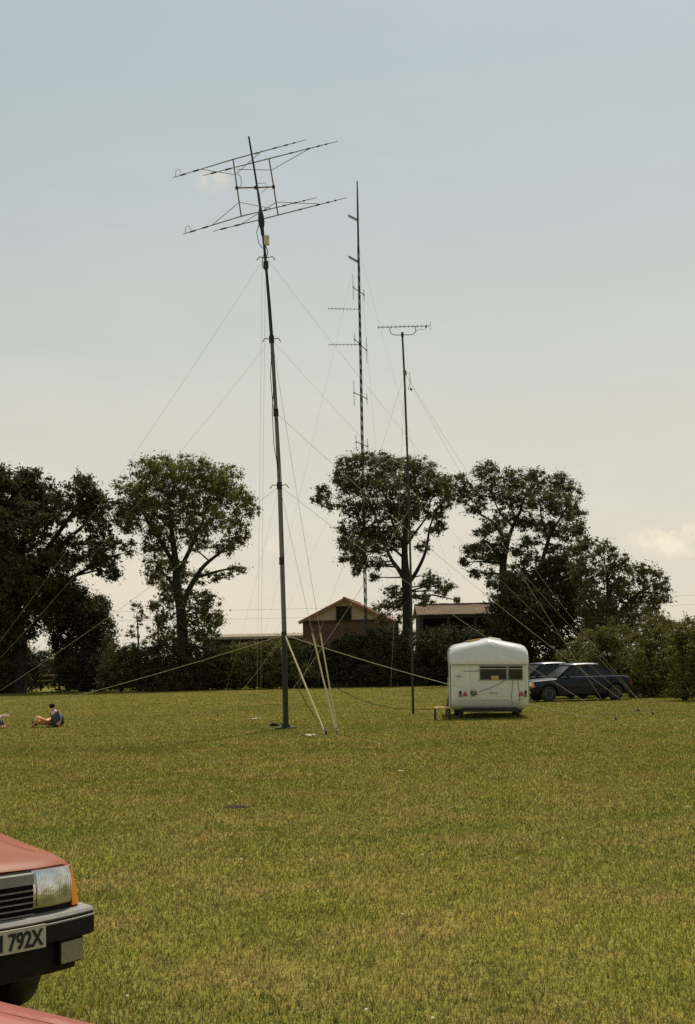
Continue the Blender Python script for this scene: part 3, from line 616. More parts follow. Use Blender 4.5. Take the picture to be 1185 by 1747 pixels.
for px, py in ((484.2, 1084), (480.3, 957), (476.3, 829), (470.3, 704), (463, 579), (453.3, 452)):
    m = MB(); c = P1(px, py); m.tube([c - Vector((0, 0, .09)), c + Vector((0, 0, .09))], .068, 10); m.build('collar', M['dark_steel'], mast, smooth=40)
m = MB(); m.box((0, 0, .02), (.5, .4, .04)); m.box((0, 0, .07), (.2, .2, .08)); m.build('base_plate', M['dark_steel'], mast)
# rotator bell and box
c0, c1 = P1(443.3, 350), P1(447.5, 402); ax = (c1 - c0)
m = MB(); m.tube([c0 + ax * t for t in (.1, .35, .55, .65, .8, 1.0)], [.035, .075, .085, .075, .045, .036], 10); m.build('rotator', M['dark_steel'], mast, smooth=40)
m = MB(); m.box(P1(454.5, 410), (.13, .13, .24)); jb = m.build('junction_box', M['cream'], mast, bevel=.01)
m = MB(); m.tube([P1(453, 420), P1(457, 430), P1(454, 440)], .012, 5); m.build('cable_tail', M['plastic'], jb)
for pts in ([(441, 384), (437.5, 396), (441, 414), (447.5, 424)], [(451, 430), (447, 444), (448, 456), (453, 462)], [(463, 600), (461, 640), (465, 690), (471, 720)], [(467, 650), (464, 700), (467, 760), (474, 800)], [(453, 455), (459, 520), (464, 585), (471, 705), (478, 829), (482, 957), (486, 1083)]):
    m = MB(); m.tube([P1(x + (2.2 if len(pts) > 4 else 0), y, -.05) for x, y in pts], .009, 5); m.build('feeder_cable', M['plastic'], mast)
# spreader arms where the guys meet
for px, py in ((463, 579), (476.3, 829), (453.3, 440)):
    for s in (-1, 1): m = MB(); c = P1(px, py); m.tube([c, c + Vector((s * .17, 0, .03)), c + Vector((s * .23, 0, -.06))], .014, 5); m.build('guy_bracket', M['alu'], mast)
AL = gnd(-115, 1242) - b1; AR1 = gnd(1050, 1229) - b1; AR2 = gnd(1088, 1214) - b1; AR3 = gnd(1113, 1220) - b1; AN1 = gnd(555, 1253) - b1; AN2 = gnd(574, 1253) - b1; AF = gnd(436, 1200) - b1
AB = Vector((-2.5, 9.0, 0))
def guy(p, q, sag, r, mt='rope_thin'):
    m = MB(); m.tube(cat(p, q, sag), r * (.95 if mt == 'rope' else .6), 5); return m.build('guy_rope', M[mt], mast)
guy(P1(450, 440), AL, .35, .0042); guy(P1(462, 579), AL, .3, .004); guy(P1(476, 829), AL + Vector((.15, .2, 0)), .25, .007); guy(P1(484, 1083), AL + Vector((.3, .1, 0)), .12, .010)
guy(P1(454, 440), AR3, .35, .0045); guy(P1(463, 579), AR3 + Vector((-.15, .2, 0)), .3, .004); guy(P1(470, 704), AR2, .25, .007); guy(P1(477, 829), AR1, .2, .007); guy(P1(485, 1083), AR1 + Vector((-.25, -.15, 0)), .14, .015)
guy(P1(485.5, 1083), AN1, .0, .022, 'rope'); guy(P1(477, 829), AN2, .12, .007); guy(P1(464, 579), AN2 + Vector((.03, -.03, 0)), .16, .007)
for top_, q_, sg, t_ in ((P1(477, 829), AN2, .12, .42), (P1(464, 579), AN2 + Vector((.03, -.03, 0)), .16, .27)):     # doubled tackle at the lower end
    pp_ = cat(q_, top_, sg, 40); m = MB(); m.tube(pp_[:int(40 * t_) + 1], .021, 6); m.build('rope_tackle', M['rope'], mast)
    m = MB(); e_ = pp_[int(40 * t_)]; m.tube([e_ - Vector((0, 0, .06)), e_ + Vector((0, 0, .10))], .034, 6); m.build('pulley_block', M['wood'], mast)
guy(P1(476, 829), AB, .2, .003); guy(P1(484, 1083), AB, .1, .006)
m = MB(); m.tube(cat(P1(447, 440), gnd(438, 1229) - b1, .0), .003, 4); m.build('halyard', M['rope_thin'], mast)
m = MB(); m.tube(cat(P1(452, 480), gnd(444, 1229) - b1, .02), .003, 4); m.build('halyard', M['rope_thin'], mast)
stakes = [(AN1, 'wooden stake holding the single pale rope, right of the tall mast'), (AN2, 'wooden stake holding the paired pale ropes, right of the tall mast'), (AR1, 'stake nearest the caravan among the three on the right'),
          (AR2, 'stake in the pale grass patch right of the blue cars'), (AR3, 'brown stake furthest right on the grass'), (AL, 'guy stake on the grass beyond the left edge'), (AB, 'guy stake far behind the tall mast')]
for q, lab in stakes:
    w = q + b1; st = thing('ground_stake', lab, 'stake', w, group='guy rope stakes')
    m = MB(); m.tube([(.02, 0, -.1), (-.005, 0, .13)], [.020, .025], 7); m.build('peg', M['dark_wood'], st)
    m = MB(); m.tube([(.0 + .030 * math.cos(t), .030 * math.sin(t), .07 + .003 * t) for t in np.linspace(0, 12.5, 30)], .010, 5); m.build('rope_lashing', M['rope'], st)
# beam aerial: two pairs of loaded elements on an H frame
ctr = P1(436, 320) + b1
ba = thing('beam_aerial', 'stacked four-element beam aerial with H-shaped frame on the tall mast', 'aerial', ctr)
def PA(px, py, dy=0): return at(px, py, D1 + dy) - ctr
m = MB(); m.tube([PA(402, 320.5, .1), PA(436, 320, -.06), PA(467, 318.8, -.1)], .020, 8); m.build('cross_boom', M['alu'], ba)
m = MB(); m.tube([PA(397, 271, .1), PA(404, 320, .1), PA(411, 368, .1)], .018, 8); m.build('upright', M['alu'], ba)
m = MB(); m.tube([PA(458.5, 270, -.1), PA(466.5, 319, -.1), PA(474, 367, -.1)], .018, 8); m.build('upright', M['alu'], ba)
for px, py, dy in ((403.5, 320.5, .1), (466.5, 319, -.1), (436, 320, -.04)):
    m = MB(); m.box(PA(px, py, dy), (.07, .09, .07)); m.build('clamp', M['dark_steel'], ba)
els = [((295, 303), (397, 272), (523, 238), .1, .015), ((346, 299.5), (459, 270.5), (576, 241), -.1, .015), ((312, 399.5), (411, 369), (540, 337), .1, .015), ((363, 394.5), (474, 367), (592, 337), -.1, .015)]
for (A, B, Cc, d0, r) in els:
    m = MB(); pa, pb, pc = PA(*A, d0 + .55), PA(*B, d0), PA(*Cc, d0 - .6)
    m.tube([pa, pa.lerp(pb, .5), pb, pb.lerp(pc, .45), pc], [r * .55, r * .85, r, r * .85, r * .5], 7); e = m.build('element', M['alu'], ba)
    for t in (.12, .34):
        m = MB(); c = pa.lerp(pb, t); dd = (pb - pa).normalized(); m.tube([c, c + dd * .16], .021, 7); m.build('loading_coil', M['dark_steel'], e)
    for t in (.3, .55, .7, .82):
        m = MB(); c = pb.lerp(pc, t); dd = (pc - pb).normalized(); m.tube([c, c + dd * (.09 if t < .8 else .05)], .019, 7); m.build('loading_coil', M['dark_steel'], e)
struts = [((401, 298, .1), (341, 288.5, .28)), ((401, 298, .1), (447, 257, -.12)), ((463.5, 290, -.1), (404, 289, .15)), ((463.5, 290, -.1), (527, 254, -.4)),
          ((408, 345, .1), (362, 383.5, .3)), ((408, 345, .1), (463, 356, -.15)), ((471, 345, -.1), (408, 384, .12)), ((471, 345, -.1), (545, 348, -.45))]
for a_, b_ in struts: m = MB(); m.tube([PA(*a_), PA(*b_)], .009, 5); m.build('strut', M['alu'], ba)
for (x, y, d_) in ((299, 301, .64), (316, 398, .64)):
    m = MB(); m.tube([PA(x, y, d_), PA(x + 1, y - 11, d_), PA(x + 6, y - 13, d_), PA(x + 10, y - 6, d_)], .008, 5); m.build('tuning_stub', M['alu'], ba)
m = MB(); m.tube([PA(405, 296, .1), PA(411, 303, .05), PA(411, 316, .05), PA(406, 322, .08)], .008, 5); m.build('feed_wire', M['plastic'], ba)
m = MB(); m.tube([PA(440, 313, -.05), PA(452, 312, -.1), PA(457, 320, -.1), PA(445, 329, -.05)], .007, 5); m.build('feed_wire', M['plastic'], ba)

# second mast, nearer the caravan
b2 = gnd(704.5, 1219); D2 = b2.y
m2 = thing('short_mast', 'slim dark mast in front of the ash, left of the caravan', 'mast', b2)
def P2(px, py, dy=0): return at(px, py, D2 + dy) - b2
for pts, r in (([(704.5, 1220), (702.5, 1100), (700, 960)], [.036, .035, .034]), ([(700, 962), (697, 860), (694, 760)], [.032, .031, .03]), ([(694, 762), (690, 650), (686, 570)], [.033, .030, .028])):
    m = MB(); m.tube([P2(*p) for p in pts], r, 8); m.build('mast_section', M['dark_steel'], m2, smooth=50)
m = MB(); m.tube([P2(690, 632), P2(690.6, 640)], .055, 8); m.build('collar', M['steel'], m2)
m = MB(); m.tube([P2(689, 635), P2(698, 636), P2(700, 652), P2(696, 664), P2(702, 668), P2(699, 660)], .008, 5); m.build('cable_loop', M['plastic'], m2)
m = MB(); m.tube([P2(699, 663), P2(703, 665)], .03, 6); m.build('connector', M['dark_steel'], m2)
for q, sag in ((gnd(1112, 1219), .5), (gnd(500, 1200), .3), (Vector((b2.x - .5, b2.y + 7, 0)), .2), (gnd(1050, 1228), .3)):
    m = MB(); m.tube(cat(P2(690.3, 636), q - b2, sag), .0033, 5); m.build('guy_rope', M['rope_thin'], m2)
m = MB(); m.tube(cat(P2(697, 870), gnd(470, 1215) - b2, .2), .006, 5); m.build('guy_rope', M['rope_thin'], m2)
ya = thing('long_yagi', 'long yagi aerial on U-shaped bracket topping the slim mast', 'aerial', P2(686, 571) + b2)
yb = P2(686, 571)
def PY(px, py, dy=0): return P2(px, py, dy) - yb
m = MB(); m.tube([PY(644, 558.5), PY(735, 556)], .012, 6); m.build('boom', M['alu'], ya)
m = MB(); m.tube([PY(664.5, 558), PY(665, 565), PY(668, 570.5), PY(673, 571.5), PY(700, 571.2), PY(706, 569.5), PY(709, 565), PY(708, 557)], .013, 7); m.build('bracket', M['steel'], ya)
m = MB(); m.tube([PY(686, 567), PY(686.3, 575)], .04, 8); m.build('clamp', M['dark_steel'], ya)
for i in range(12):
    t = i / 11; px = 645.5 + 81 * t; py = 558.5 - 2.4 * t; hl = .165 if i < 11 else .19
    m = MB(); c = PY(px, py); m.tube([c - Vector((0, hl, 0)), c + Vector((0, hl, 0))], .009, 5); m.build('element', M['dark_steel'], ya)
for s in (-1, 1): m = MB(); m.tube([PY(734, 556) + Vector((0, -.2, s * .09)), PY(734, 556) + Vector((0, .2, s * .09))], .006, 5); m.build('reflector', M['alu'], ya)
m = MB(); m.tube([PY(727, 558), PY(725, 562), PY(715, 562.5), PY(709, 564)], .006, 5); m.build('feed_wire', M['plastic'], ya)
m = MB(); m.box(PY(726.5, 557.5), (.05, .05, .05)); m.build('dipole_box', M['dark_steel'], ya)

# lattice mast by the barn, far behind
D3 = 105; q0 = at(625.5, 1150, D3); b3 = Vector((q0.x, D3, 0))
m3 = thing('lattice_mast', 'very tall thin lattice mast rising behind the ash from the barn', 'mast', b3)
top = at(611, 420, D3) - b3; tip = at(609, 309, D3) - b3
foot = Vector((0, 0, 0)); nb = 46
legs = []
for k in range(3):
    a = 2 * math.pi * k / 3 + .5; o = Vector((math.cos(a), math.sin(a), 0))
    legs.append((foot + o * .11, top + o * .07)); m = MB(); m.tube(legs[-1], [.032, .028], 5); m.build('leg', M['black'], m3)
m = MB()
for i in range(nb):
    for k in range(3):
        A, B = legs[k], legs[(k + 1) % 3]
        m.tube([A[0].lerp(A[1], i / nb), B[0].lerp(B[1], (i + 1) / nb)], .018, 3, False)
        m.tube([A[0].lerp(A[1], i / nb), B[0].lerp(B[1], i / nb)], .008, 3, False)
m.build('bracing', M['black'], m3)
m = MB(); m.tube([top - Vector((0, 0, .5)), top.lerp(tip, .5), tip], [.075, .07, .045], 8); m.build('top_pole', M['dark_steel'], m3)
for q in (Vector((b3.x + 9, D3 + 8, 0)), Vector((b3.x - 9, D3 + 8, 0)), Vector((b3.x + 2, D3 - 6.5, 0))):
    m = MB(); m.tube(cat(top, q - b3, .5), .004, 4); m.build('guy_wire', M['steel'], m3)
    m = MB(); m.tube(cat(top * .55, q - b3, .3), .004, 4); m.build('guy_wire', M['steel'], m3)
def aerial3(lab, px, py, builder, group):
    c = at(px, py, D3); r = thing('whip_aerial' if 'arm' in lab else ('yagi_aerial' if 'yagi' in lab else 'dipole_aerial'), lab, 'aerial', c, group=group)
    builder(r, lambda x, y, d=0: at(x, y, D3 + d) - c)
def arm(x0, y0, x1, y1):
    def f(r, P):
        m = MB(); m.tube([P(x0, y0), P(x1, y1, -.8)], .05, 6); m.build('arm', M['dark_steel'], r)
        m = MB(); m.tube([P(x0 - 1, y0 + 2), P(x1, y1 + 2.5, -.8)], .03, 6); m.build('brace', M['steel'], r)
    return f
aerial3('upper slanting side arm near the tip of the lattice mast', 609.5, 375, arm(610, 375, 594, 367), 'side arms of the lattice mast')
aerial3('lower slanting side arm on the lattice mast', 611, 446, arm(612, 447, 594.5, 437), 'side arms of the lattice mast')
def dip(lx, l0, l1, rx, r0, r1, bx0, by0, bx1, by1):
    def f(r, P):
        m = MB(); m.tube([P(bx0, by0, -.3), P(bx1, by1, .3)], .03, 6); m.build('boom', M['dark_steel'], r)
        m = MB(); m.tube([P(lx - .4, l0, -.3), P(lx + .6, l1, -.3)], .022, 6); m.build('dipole', M['steel'], r)
        m = MB(); m.tube([P(rx - .4, r0, .3), P(rx + .6, r1, .3)], .022, 6); m.build('dipole', M['steel'], r)
        for x, y, d in ((lx, (l0 + l1) / 2, -.3), (rx, (r0 + r1) / 2, .3)): m = MB(); m.box(P(x, y, d), (.09, .09, .09)); m.build('joint_box', M['dark_steel'], r)
    return f
aerial3('topmost upright dipole pair on the lattice mast', 613, 498, dip(602, 468, 511, 620.5, 494, 514, 603, 491, 621, 503), 'dipole pairs')
aerial3('second upright dipole pair, level with the lower short yagi', 614, 588, dip(604.5, 568, 589, 625, 576, 620, 605, 579, 625, 598), 'dipole pairs')
aerial3('third upright dipole pair, above the ash crown', 616, 675, dip(603.5, 649, 692, 625.5, 671, 690, 604, 670, 626, 680), 'dipole pairs')
aerial3('lowest upright dipole pair, half lost in the ash crown', 617, 756, dip(607, 742, 768, 627, 748, 772, 607, 753, 628, 763), 'dipole pairs')
def yg(x0, y0, x1, y1):
    def f(r, P):
        m = MB(); m.tube([P(x0, y0), P(x1, y1)], .022, 6); m.build('boom', M['steel'], r)
        for i in range(9):
            t = i / 8.5; c = P(x1 + (x0 - x1) * t, y1 + (y0 - y1) * t); m = MB(); m.tube([c - Vector((0, .35, 0)), c + Vector((0, .35, 0))], .014, 5); m.build('element', M['steel'], r)
    return f
aerial3('upper short yagi pointing left from the lattice mast', 613, 527, yg(614, 527.5, 560, 526.5), 'short yagis')
aerial3('lower short yagi pointing left from the lattice mast', 614, 588, yg(615, 588, 560.5, 588), 'short yagis')

# cables on and above the grass
w = gnd(705, 1209); 
m = MB(); m.tube(cat(P1(486, 1120) + b1, gnd(548, 1238) + Vector((0, 0, .03)), .18), .009, 5)
tag(m.build('feeder_cable', M['plastic']), 'black cable sagging from the tall mast foot to the grass', 'cable')
p0 = P1(485, 1100) + b1; P = cat(p0, at(645, 1203, 40.5), .25, 12) + [at(672, 1208, 41.5), at(704, 1210, D2 - .05), at(735, 1210, 42), at(772, 1200, 41.5)]
m = MB(); m.tube(P, .009, 5); tag(m.build('feeder_cable', M['plastic']), 'black cable running from tall mast past the slim mast to the caravan', 'cable')
c = gnd(468, 1241); rl = thing('cable_coil', 'small black coil of cable left of the tall mast foot', 'cable coil', c)
m = MB(); m.tube([(.11 * math.cos(t), .09 * math.sin(t), .035 + .008 * math.sin(3 * t) + .003 * t) for t in np.linspace(0, 18, 60)], .014, 5); m.build('coil', M['black'], rl)
m = MB(); m.tube([(.1, 0, .06), (.17, -.02, .10), (.24, 0, .09), (.30, .02, .03)], .012, 5); m.build('tail', M['black'], rl)
for (px, py, s, mt, nm, lab) in ((530, 1258, .15, 'paper', 'paper_scrap', 'crumpled pale paper on the grass left of the stakes'), (437, 1229, .16, 'paper', 'paper_scrap', 'pale crumpled sheet on the grass left of the tall mast'), (1086, 1214, .13, 'grey_plastic', 'plastic_bag', 'whitish plastic bag by the stake right of the cars'), (683, 1319, .045, 'white_cloth', 'paper_scrap', 'tiny white scrap on the open grass right of centre')):
    g = gnd(px, py); rnd = random.Random(px); m = MB(); nn = 7
    vs_ = [(s * (i / (nn - 1) - .5) * 1.6, s * (j / (nn - 1) - .5), .03 + s * .28 * rnd.random()) for i in range(nn) for j in range(nn)]
    m.add(vs_, [(i * nn + j, (i + 1) * nn + j, (i + 1) * nn + j + 1, i * nn + j + 1) for i in range(nn - 1) for j in range(nn - 1)])
    o = m.build(nm, M[mt]); o.location = g; tag(o, lab, 'litter'); so = o.modifiers.new('solid', 'SOLIDIFY'); so.thickness = .004
g = gnd(401, 1378); m = MB(); rnd = random.Random(5)
for i in range(26):
    a = rnd.random() * 6.28; r = rnd.random() ** .5; q = (.13 * r * math.cos(a), .11 * r * math.sin(a), .01 * (1 - r)); s = rnd.uniform(.02, .04)
    m.lathe([(s * .5, -s * .4), (s, 0), (s * .7, s * .5), (s * .2, s * .7)], 6, c=q)
o = m.build('molehill', M['soil'], smooth=60); o.location = g; tag(o, 'small dark heap of bare soil in the open grass', 'molehill')
# ---------------------------------------------------------------- caravan
def caravan():
    g = gnd(836, 1226); root = thing('touring_caravan', 'cream white touring caravan with peaked roof, seen from behind', 'caravan', g, rot=(0, R(.9), R(-2.6)))
    prof = [(.40, .22, 0), (.16, .26, 0), (.05, .36, 0), (.01, .52, 0), (0, .70, 0), (0, 1.05, 0), (0, 1.435, 0), (-.035, 1.45, 0), (-.042, 1.49, .05), (-.035, 1.58, .25), (0, 1.70, .6), (.06, 1.80, .85), (.16, 1.88, 1), (.35, 1.93, 1), (.8, 1.955, 1), (2.0, 1.97, 1), (3.3, 1.95, 1),
            (3.7, 1.83, .8), (3.92, 1.55, .4), (4.0, 1.1, 0), (3.96, .6, 0), (3.8, .28, 0), (3.6, .22, 0)]
    secs = []
    for x in (-1.045, -1.04, -1.02, -.98, -.9, -.7, -.4, -.12, -.03, 0, .03, .12, .4, .7, .9, .98, 1.02, 1.04, 1.045):
        a = abs(x) / 1.045; drop = .11 * max(0, (a - .86) / .14) ** 2.4; inset = .05 * max(0, (a - .9) / .1) ** 2
        secs.append([Vector((x, y + (inset if y < 2 else -inset) * (1 if z > .5 else .3), z + w * (.215 * (1 - a) - drop) + (.06 * max(0, (a - .85) / .15) ** 2 if z < .3 else 0))) for y, z, w in prof])
    m = MB(); m.loft(secs); m.build('body', M['caravan'], root, smooth=38)
    m = MB(); m.box((.0, -.012, 1.435), (2.0, .05, .022)); m.build('rail', M['trim'], root)
    for (x0, x1, z0, z1) in ((-.26, .46, 1.03, 1.40), (.50, .88, 1.03, 1.40)):
        m = MB(); m.box(((x0 + x1) / 2, -.006, (z0 + z1) / 2), (x1 - x0, .03, z1 - z0)); wd = m.build('window', M['glass'], root, bevel=.01)
        m = MB()
        for zz in (z0, z1): m.box(((x0 + x1) / 2, -.016, zz), (x1 - x0 + .04, .03, .018))
        for xx in (x0, x1): m.box((xx, -.016, (z0 + z1) / 2), (.018, .03, z1 - z0 + .02))
        m.build('frame', M['trim'], wd)
        m = MB(); m.tube([(x0, -.03, 1.325), (x1, -.03, 1.325)], .011, 6); m.build('bar', M['cream'], wd)
    m = MB(); m.box((0, -.002, .50), (2.0, .012, .006)); m.build('panel_seam', M['cream'], root)
    for x in (-.52, .97): m = MB(); m.box((x, -.002, .97), (.006, .010, .88)); m.build('panel_seam', M['cream'], root)
    m = MB(); m.box((.14, -.024, 1.09), (.2, .008, .10)); m.build('cushion', M['cloth_tan'], root)
    for s, xl, xt in ((-1, -.79, -.66), (1, .955, .84)):
        m = MB(); m.box((xl, -.018, .66), (.055, .045, .16)); lp = m.build('tail_lamp', M['plastic'], root, bevel=.008)
        m = MB(); m.box((xl, -.043, .62), (.04, .012, .05)); m.build('lens', M['redlens'], lp)
        m = MB(); m.prism([(xt - .075, .60), (xt + .075, .60), (xt, .735)], 'y', -.02, .01); m.build('reflector_triangle', M['redlens'], root)
        m = MB(); m.tube([(s * .82 - .05, 0, 1.135), (s * .82 - .05, -.05, 1.135), (s * .82 + .05, -.05, 1.135), (s * .82 + .05, 0, 1.135)], .011, 6); m.build('grab_handle', M['plastic'], root)
        m = MB(); m.tube([(s * .74, .45, .22), (s * .80, .50, 0)], [.035, .05], 6); m.build('corner_steady', M['dark_steel'], root)
        w_ = MB(); w_.lathe([(.14, -.08), (.27, -.085), (.30, -.06), (.305, 0), (.30, .06), (.27, .085), (.14, .08)], 20, 'x', (s * .82, 2.1, .305)); w_.build('wheel', M['black'], root, smooth=40)
        w_ = MB(); w_.box((s * .80, 1.0, .30), (.24, .04, .38)); w_.build('mudflap', M['black'], root)
    m = MB(); m.lathe([(.095, -.03), (.095, .012)], 24, 'y', (-.435, 0, .685)); em = m.build('round_vent', M['trim'], root)
    m = MB(); m.lathe([(.068, -.036), (.068, -.028)], 24, 'y', (-.435, 0, .685)); m.build('disc', M['plastic'], em)
    m = MB(); m.lathe([(.040, -.042), (.040, -.034)], 20, 'y', (-.435, 0, .685)); m.build('hub', M['grey_plastic'], em)
    m = MB(); m.box((.10, -.012, .685), (.22, .02, .018)); m.build('badge', M['trim'], root)
    m = MB(); m.box((0, 1.2, .235), (1.5, 2.6, .10)); m.build('chassis', M['dark_steel'], root)
    for pts in ([(.42, -.03, 1.03), (.25, -.035, .92), (-.02, -.03, .80), (-.32, -.03, .71)], [(.62, -.03, 1.02), (.60, -.035, .80), (.57, -.03, .55), (.60, .02, .36)], [(.76, -.03, 1.02), (.765, -.035, .80), (.80, -.03, .55), (.76, .02, .36)], [(-.70, -.03, 1.27), (-.40, -.03, 1.265), (-.26, -.03, 1.285)]):
        m = MB(); m.tube(pts, .006, 5); m.build('cable', M['plastic'], root)
    m = MB(); m.tube([(-1.05, .05, .30), (-1.055, .04, 1.45), (-1.05, .10, 1.68), (-1.045, .3, 1.84)], .016, 6); m.build('awning_rail', M['trim'], root)
    m = MB(); m.tube([(1.05, .05, .30), (1.055, .04, 1.45), (1.05, .10, 1.68)], .012, 6); m.build('awning_rail', M['trim'], root)
    m = MB(); m.box((-1.05, 1.7, 1.02), (.02, .60, 1.45)); dr = m.build('door', M['caravan'], root); m = MB(); m.box((-1.07, 1.5, .95), (.02, .05, .10)); m.build('handle', M['chrome'], dr)
    m = MB(); m.box((-1.05, 3.0, 1.3), (.02, .9, .45)); m.build('window', M['glass'], root)
    m = MB(); m.box((-.40, .75, 2.10), (.34, .6, .05), Matrix.Rotation(R(-9), 3, 'Y')); m.build('roof_board', M['tan_wood'], root)
    m = MB(); m.box((.20, 1.0, 2.13), (.40, .5, .07), Matrix.Rotation(R(9), 3, 'Y'), .8); m.build('roof_light', M['cream'], root, bevel=.02)
    m = MB(); m.prism([(-.5, 0), (.5, 0), (0, 1.1)], 'z', .30, .38); m.v = [(x, y + 3.7, z) for x, y, z in m.v]; m.build('drawbar', M['dark_steel'], root)
    return root
caravan()
g = gnd(755, 1229); st = thing('door_step', 'small tan step stool beside the left flank of the caravan', 'step', g)
m = MB(); m.box((0, .1, .33), (.42, .45, .035)); m.build('top', M['tan_wood'], st)
for x, y in ((-.19, -.1), (-.19, .3), (.19, -.1), (.19, .3)): m = MB(); m.box((x, y, .157), (.035, .035, .313)); m.build('leg', M['dark_steel'], st)
g2 = gnd(764, 1222); bg_ = thing('red_folding_chair', 'folded dark red chair leaning on the caravan corner', 'chair', g2)
m = MB(); m.box((0, .05, .32), (.05, .30, .60), Matrix.Rotation(R(10), 3, 'Y')); m.build('seat', mat('dark_red_canvas', (.20, .045, .03), .9), bg_)
for y in (-.1, .2): m = MB(); m.tube([(-.06, y, 0), (.05, y, .66)], .012, 5); m.build('leg', M['steel'], bg_)

# ---------------------------------------------------------------- cars
def car(label, origin, heading, paint, L=4.0, front_detail=False, slope=.75, group=None, roofz=1.36, plate=None, shz=0.0):
    """origin: ground point under the middle of the front bumper; local x forward, y to the car's left"""
    root = thing('parked_car', label, 'car', origin, math.atan2(heading[1], heading[0]), group)
    def warp(p):
        q = Vector(p)
        if q.x > -.9: q.x -= .15 * min(1.06, abs(q.y) / .83) ** 2.4 * max(0, 1 + q.x / .9)
        if q.x > -.6: q.z += .030 * (1 + q.x / .6 if q.x < 0 else 1) * max(0, min(1, (q.z - .52) / .18))
        if q.x < -L + .7: q.x += .10 * (abs(q.y) / .83) ** 2.4 * min(1, (-L + .7 - q.x) / .7)
        return q
    st = [(-.075, .79, .27, .700, .712), (-.10, .795, .26, .715, .735), (-.16, .80, .25, .730, .757), (-.30, .812, .24, .747, .785), (-.5, .82, .23, .765, .808), (-.75, .826, .21, .785, .830), (-1.0, .83, .20, .805, .850), (-1.15, .83, .19, .82, .86), (-1.6, .832, .19, .845, .847), (-2.3, .832, .19, .865, .867),
          (-2.9, .83, .19, .875, .877), (-L + .55, .82, .21, .875, .885), (-L + .25, .80, .24, .865, .88), (-L + .1, .78, .27, .84, .86), (-L + .04, .765, .32, .80, .82)]
    secs = []
    for x, w, zb, zs, zc in st:
        zs += shz * min(1, 1.6 + x * .0); zc += shz
        half = [(0, zb), (.45 * w, zb), (.86 * w, zb), (.965 * w, zb + .08), (w, .44), (w * 1.004, .55), (.992 * w, zs - .075), (.972 * w, zs - .028), (.945 * w, zs - .004), (.90 * w, zs + .008), (.72 * w, zs + (zc - zs) * .45), (.4 * w, zs + (zc - zs) * .82), (0, zc)]
        secs.append([Vector((x, y, z)) for y, z in half] + [Vector((x, -y, z)) for y, z in half[-2:0:-1]])
    m = MB(); m.loft(secs); m.v = [tuple(warp(p)) for p in m.v]
    wx = (-.78, -L + .70); wr = .29
    bodym = m.mesh('body', 35)
    cut = MB()
    for x in wx:
        for s in (-1, 1): cut.lathe([(wr + .055, -.20), (wr + .055, .30)], 24, 'y', (x, s * .78, wr + .01)) if s > 0 else cut.lathe([(wr + .055, -.30), (wr + .055, .20)], 24, 'y', (x, s * .78, wr + .01))
    co = bpy.data.objects.new('cut', cut.mesh('cut')); bo = bpy.data.objects.new('body', bodym); C.objects.link(co); C.objects.link(bo)
    bl = bo.modifiers.new('b', 'BOOLEAN'); bl.object = co; bl.operation = 'DIFFERENCE'; bl.solver = 'EXACT'
    dg = bpy.context.evaluated_depsgraph_get(); me2 = bpy.data.meshes.new_from_object(bo.evaluated_get(dg)); bo.modifiers.clear()
    if len(me2.polygons) > 50: bo.data = me2
    bpy.data.objects.remove(co); me2.materials.clear(); me2.materials.append(paint)
    me2.polygons.foreach_set('use_smooth', [True] * len(me2.polygons)); me2.set_sharp_from_angle(angle=R(35)); bo.parent = root
    def part(mb_, name, mt, par=root, bev=None, wp=True, sm=None): return mb_.build(name, M[mt] if isinstance(mt, str) else mt, par, smooth=sm, bevel=bev, warp=warp if wp else None)
    # bonnet shut lines: narrow dark seams just proud of the panel
    for s in (-1, 1):
        m = MB(); m.tube([(x, s * .665, zs + shz + (zc - zs) * .31 - .0012) for x, w, zb, zs, zc in st[1:8]], .0022, 4); part(m, 'shut_line', 'plastic')
    # cabin
    bt, tp, zb = .775, .60, .86 + shz; fb, ft, rt, rb = -1.12, -1.72, -L + 1.25, -L + 1.25 - slope; zr = roofz
    def ring(t): # t 0 belt, 1 roof
        z = zb - .02 + (zr - zb) * t; w = bt + (tp - bt) * t; f = fb + (ft - fb) * t; r = rb + (rt - rb) * t
        return f, r, w, z
    f0, r0, w0, z0 = ring(0); f1, r1, w1, z1 = ring(1)
    m = MB(); m.loft([[Vector((f0 - .10, -w0 + .05, z0)), Vector((f0 - .10, w0 - .05, z0)), Vector((r0 + .10, w0 - .05, z0)), Vector((r0 + .10, -w0 + .05, z0))], [Vector((f1 - .06, -w1 + .04, z1 - .03)), Vector((f1 - .06, w1 - .04, z1 - .03)), Vector((r1 + .06, w1 - .04, z1 - .03)), Vector((r1 + .06, -w1 + .04, z1 - .03))]])
    part(m, 'cabin_interior', 'dark_in', wp=False)
    def slab(q, name, mt, th=.012, nrm=None):
        q = [Vector(p) for p in q]; n = (q[1] - q[0]).cross(q[-1] - q[0]).normalized(); m = MB(); k = len(q)
        m.add([p + n * th for p in q] + [p - n * th for p in q], [tuple(range(k)), tuple(range(2 * k - 1, k - 1, -1))] + [(i, i + k, (i + 1) % k + k, (i + 1) % k) for i in range(k)]); return part(m, name, mt, wp=False)
    def lerp4(t): f, r, w, z = ring(t); return f, r, w, z
    fa, ra, wa, za = ring(.10); fz, rz_, wz, zz = ring(.92)
    slab([(fa, -wa + .09, za), (fa, wa - .09, za), (fz, wz - .09, zz), (fz, -wz + .09, zz)], 'windscreen', 'screen')
    slab([(ra, wa - .10, za), (ra, -wa + .10, za), (rz_, -wz + .10, zz), (rz_, wz - .10, zz)], 'rear_window', 'glass')
    xm = (f1 + r1) / 2 - .02
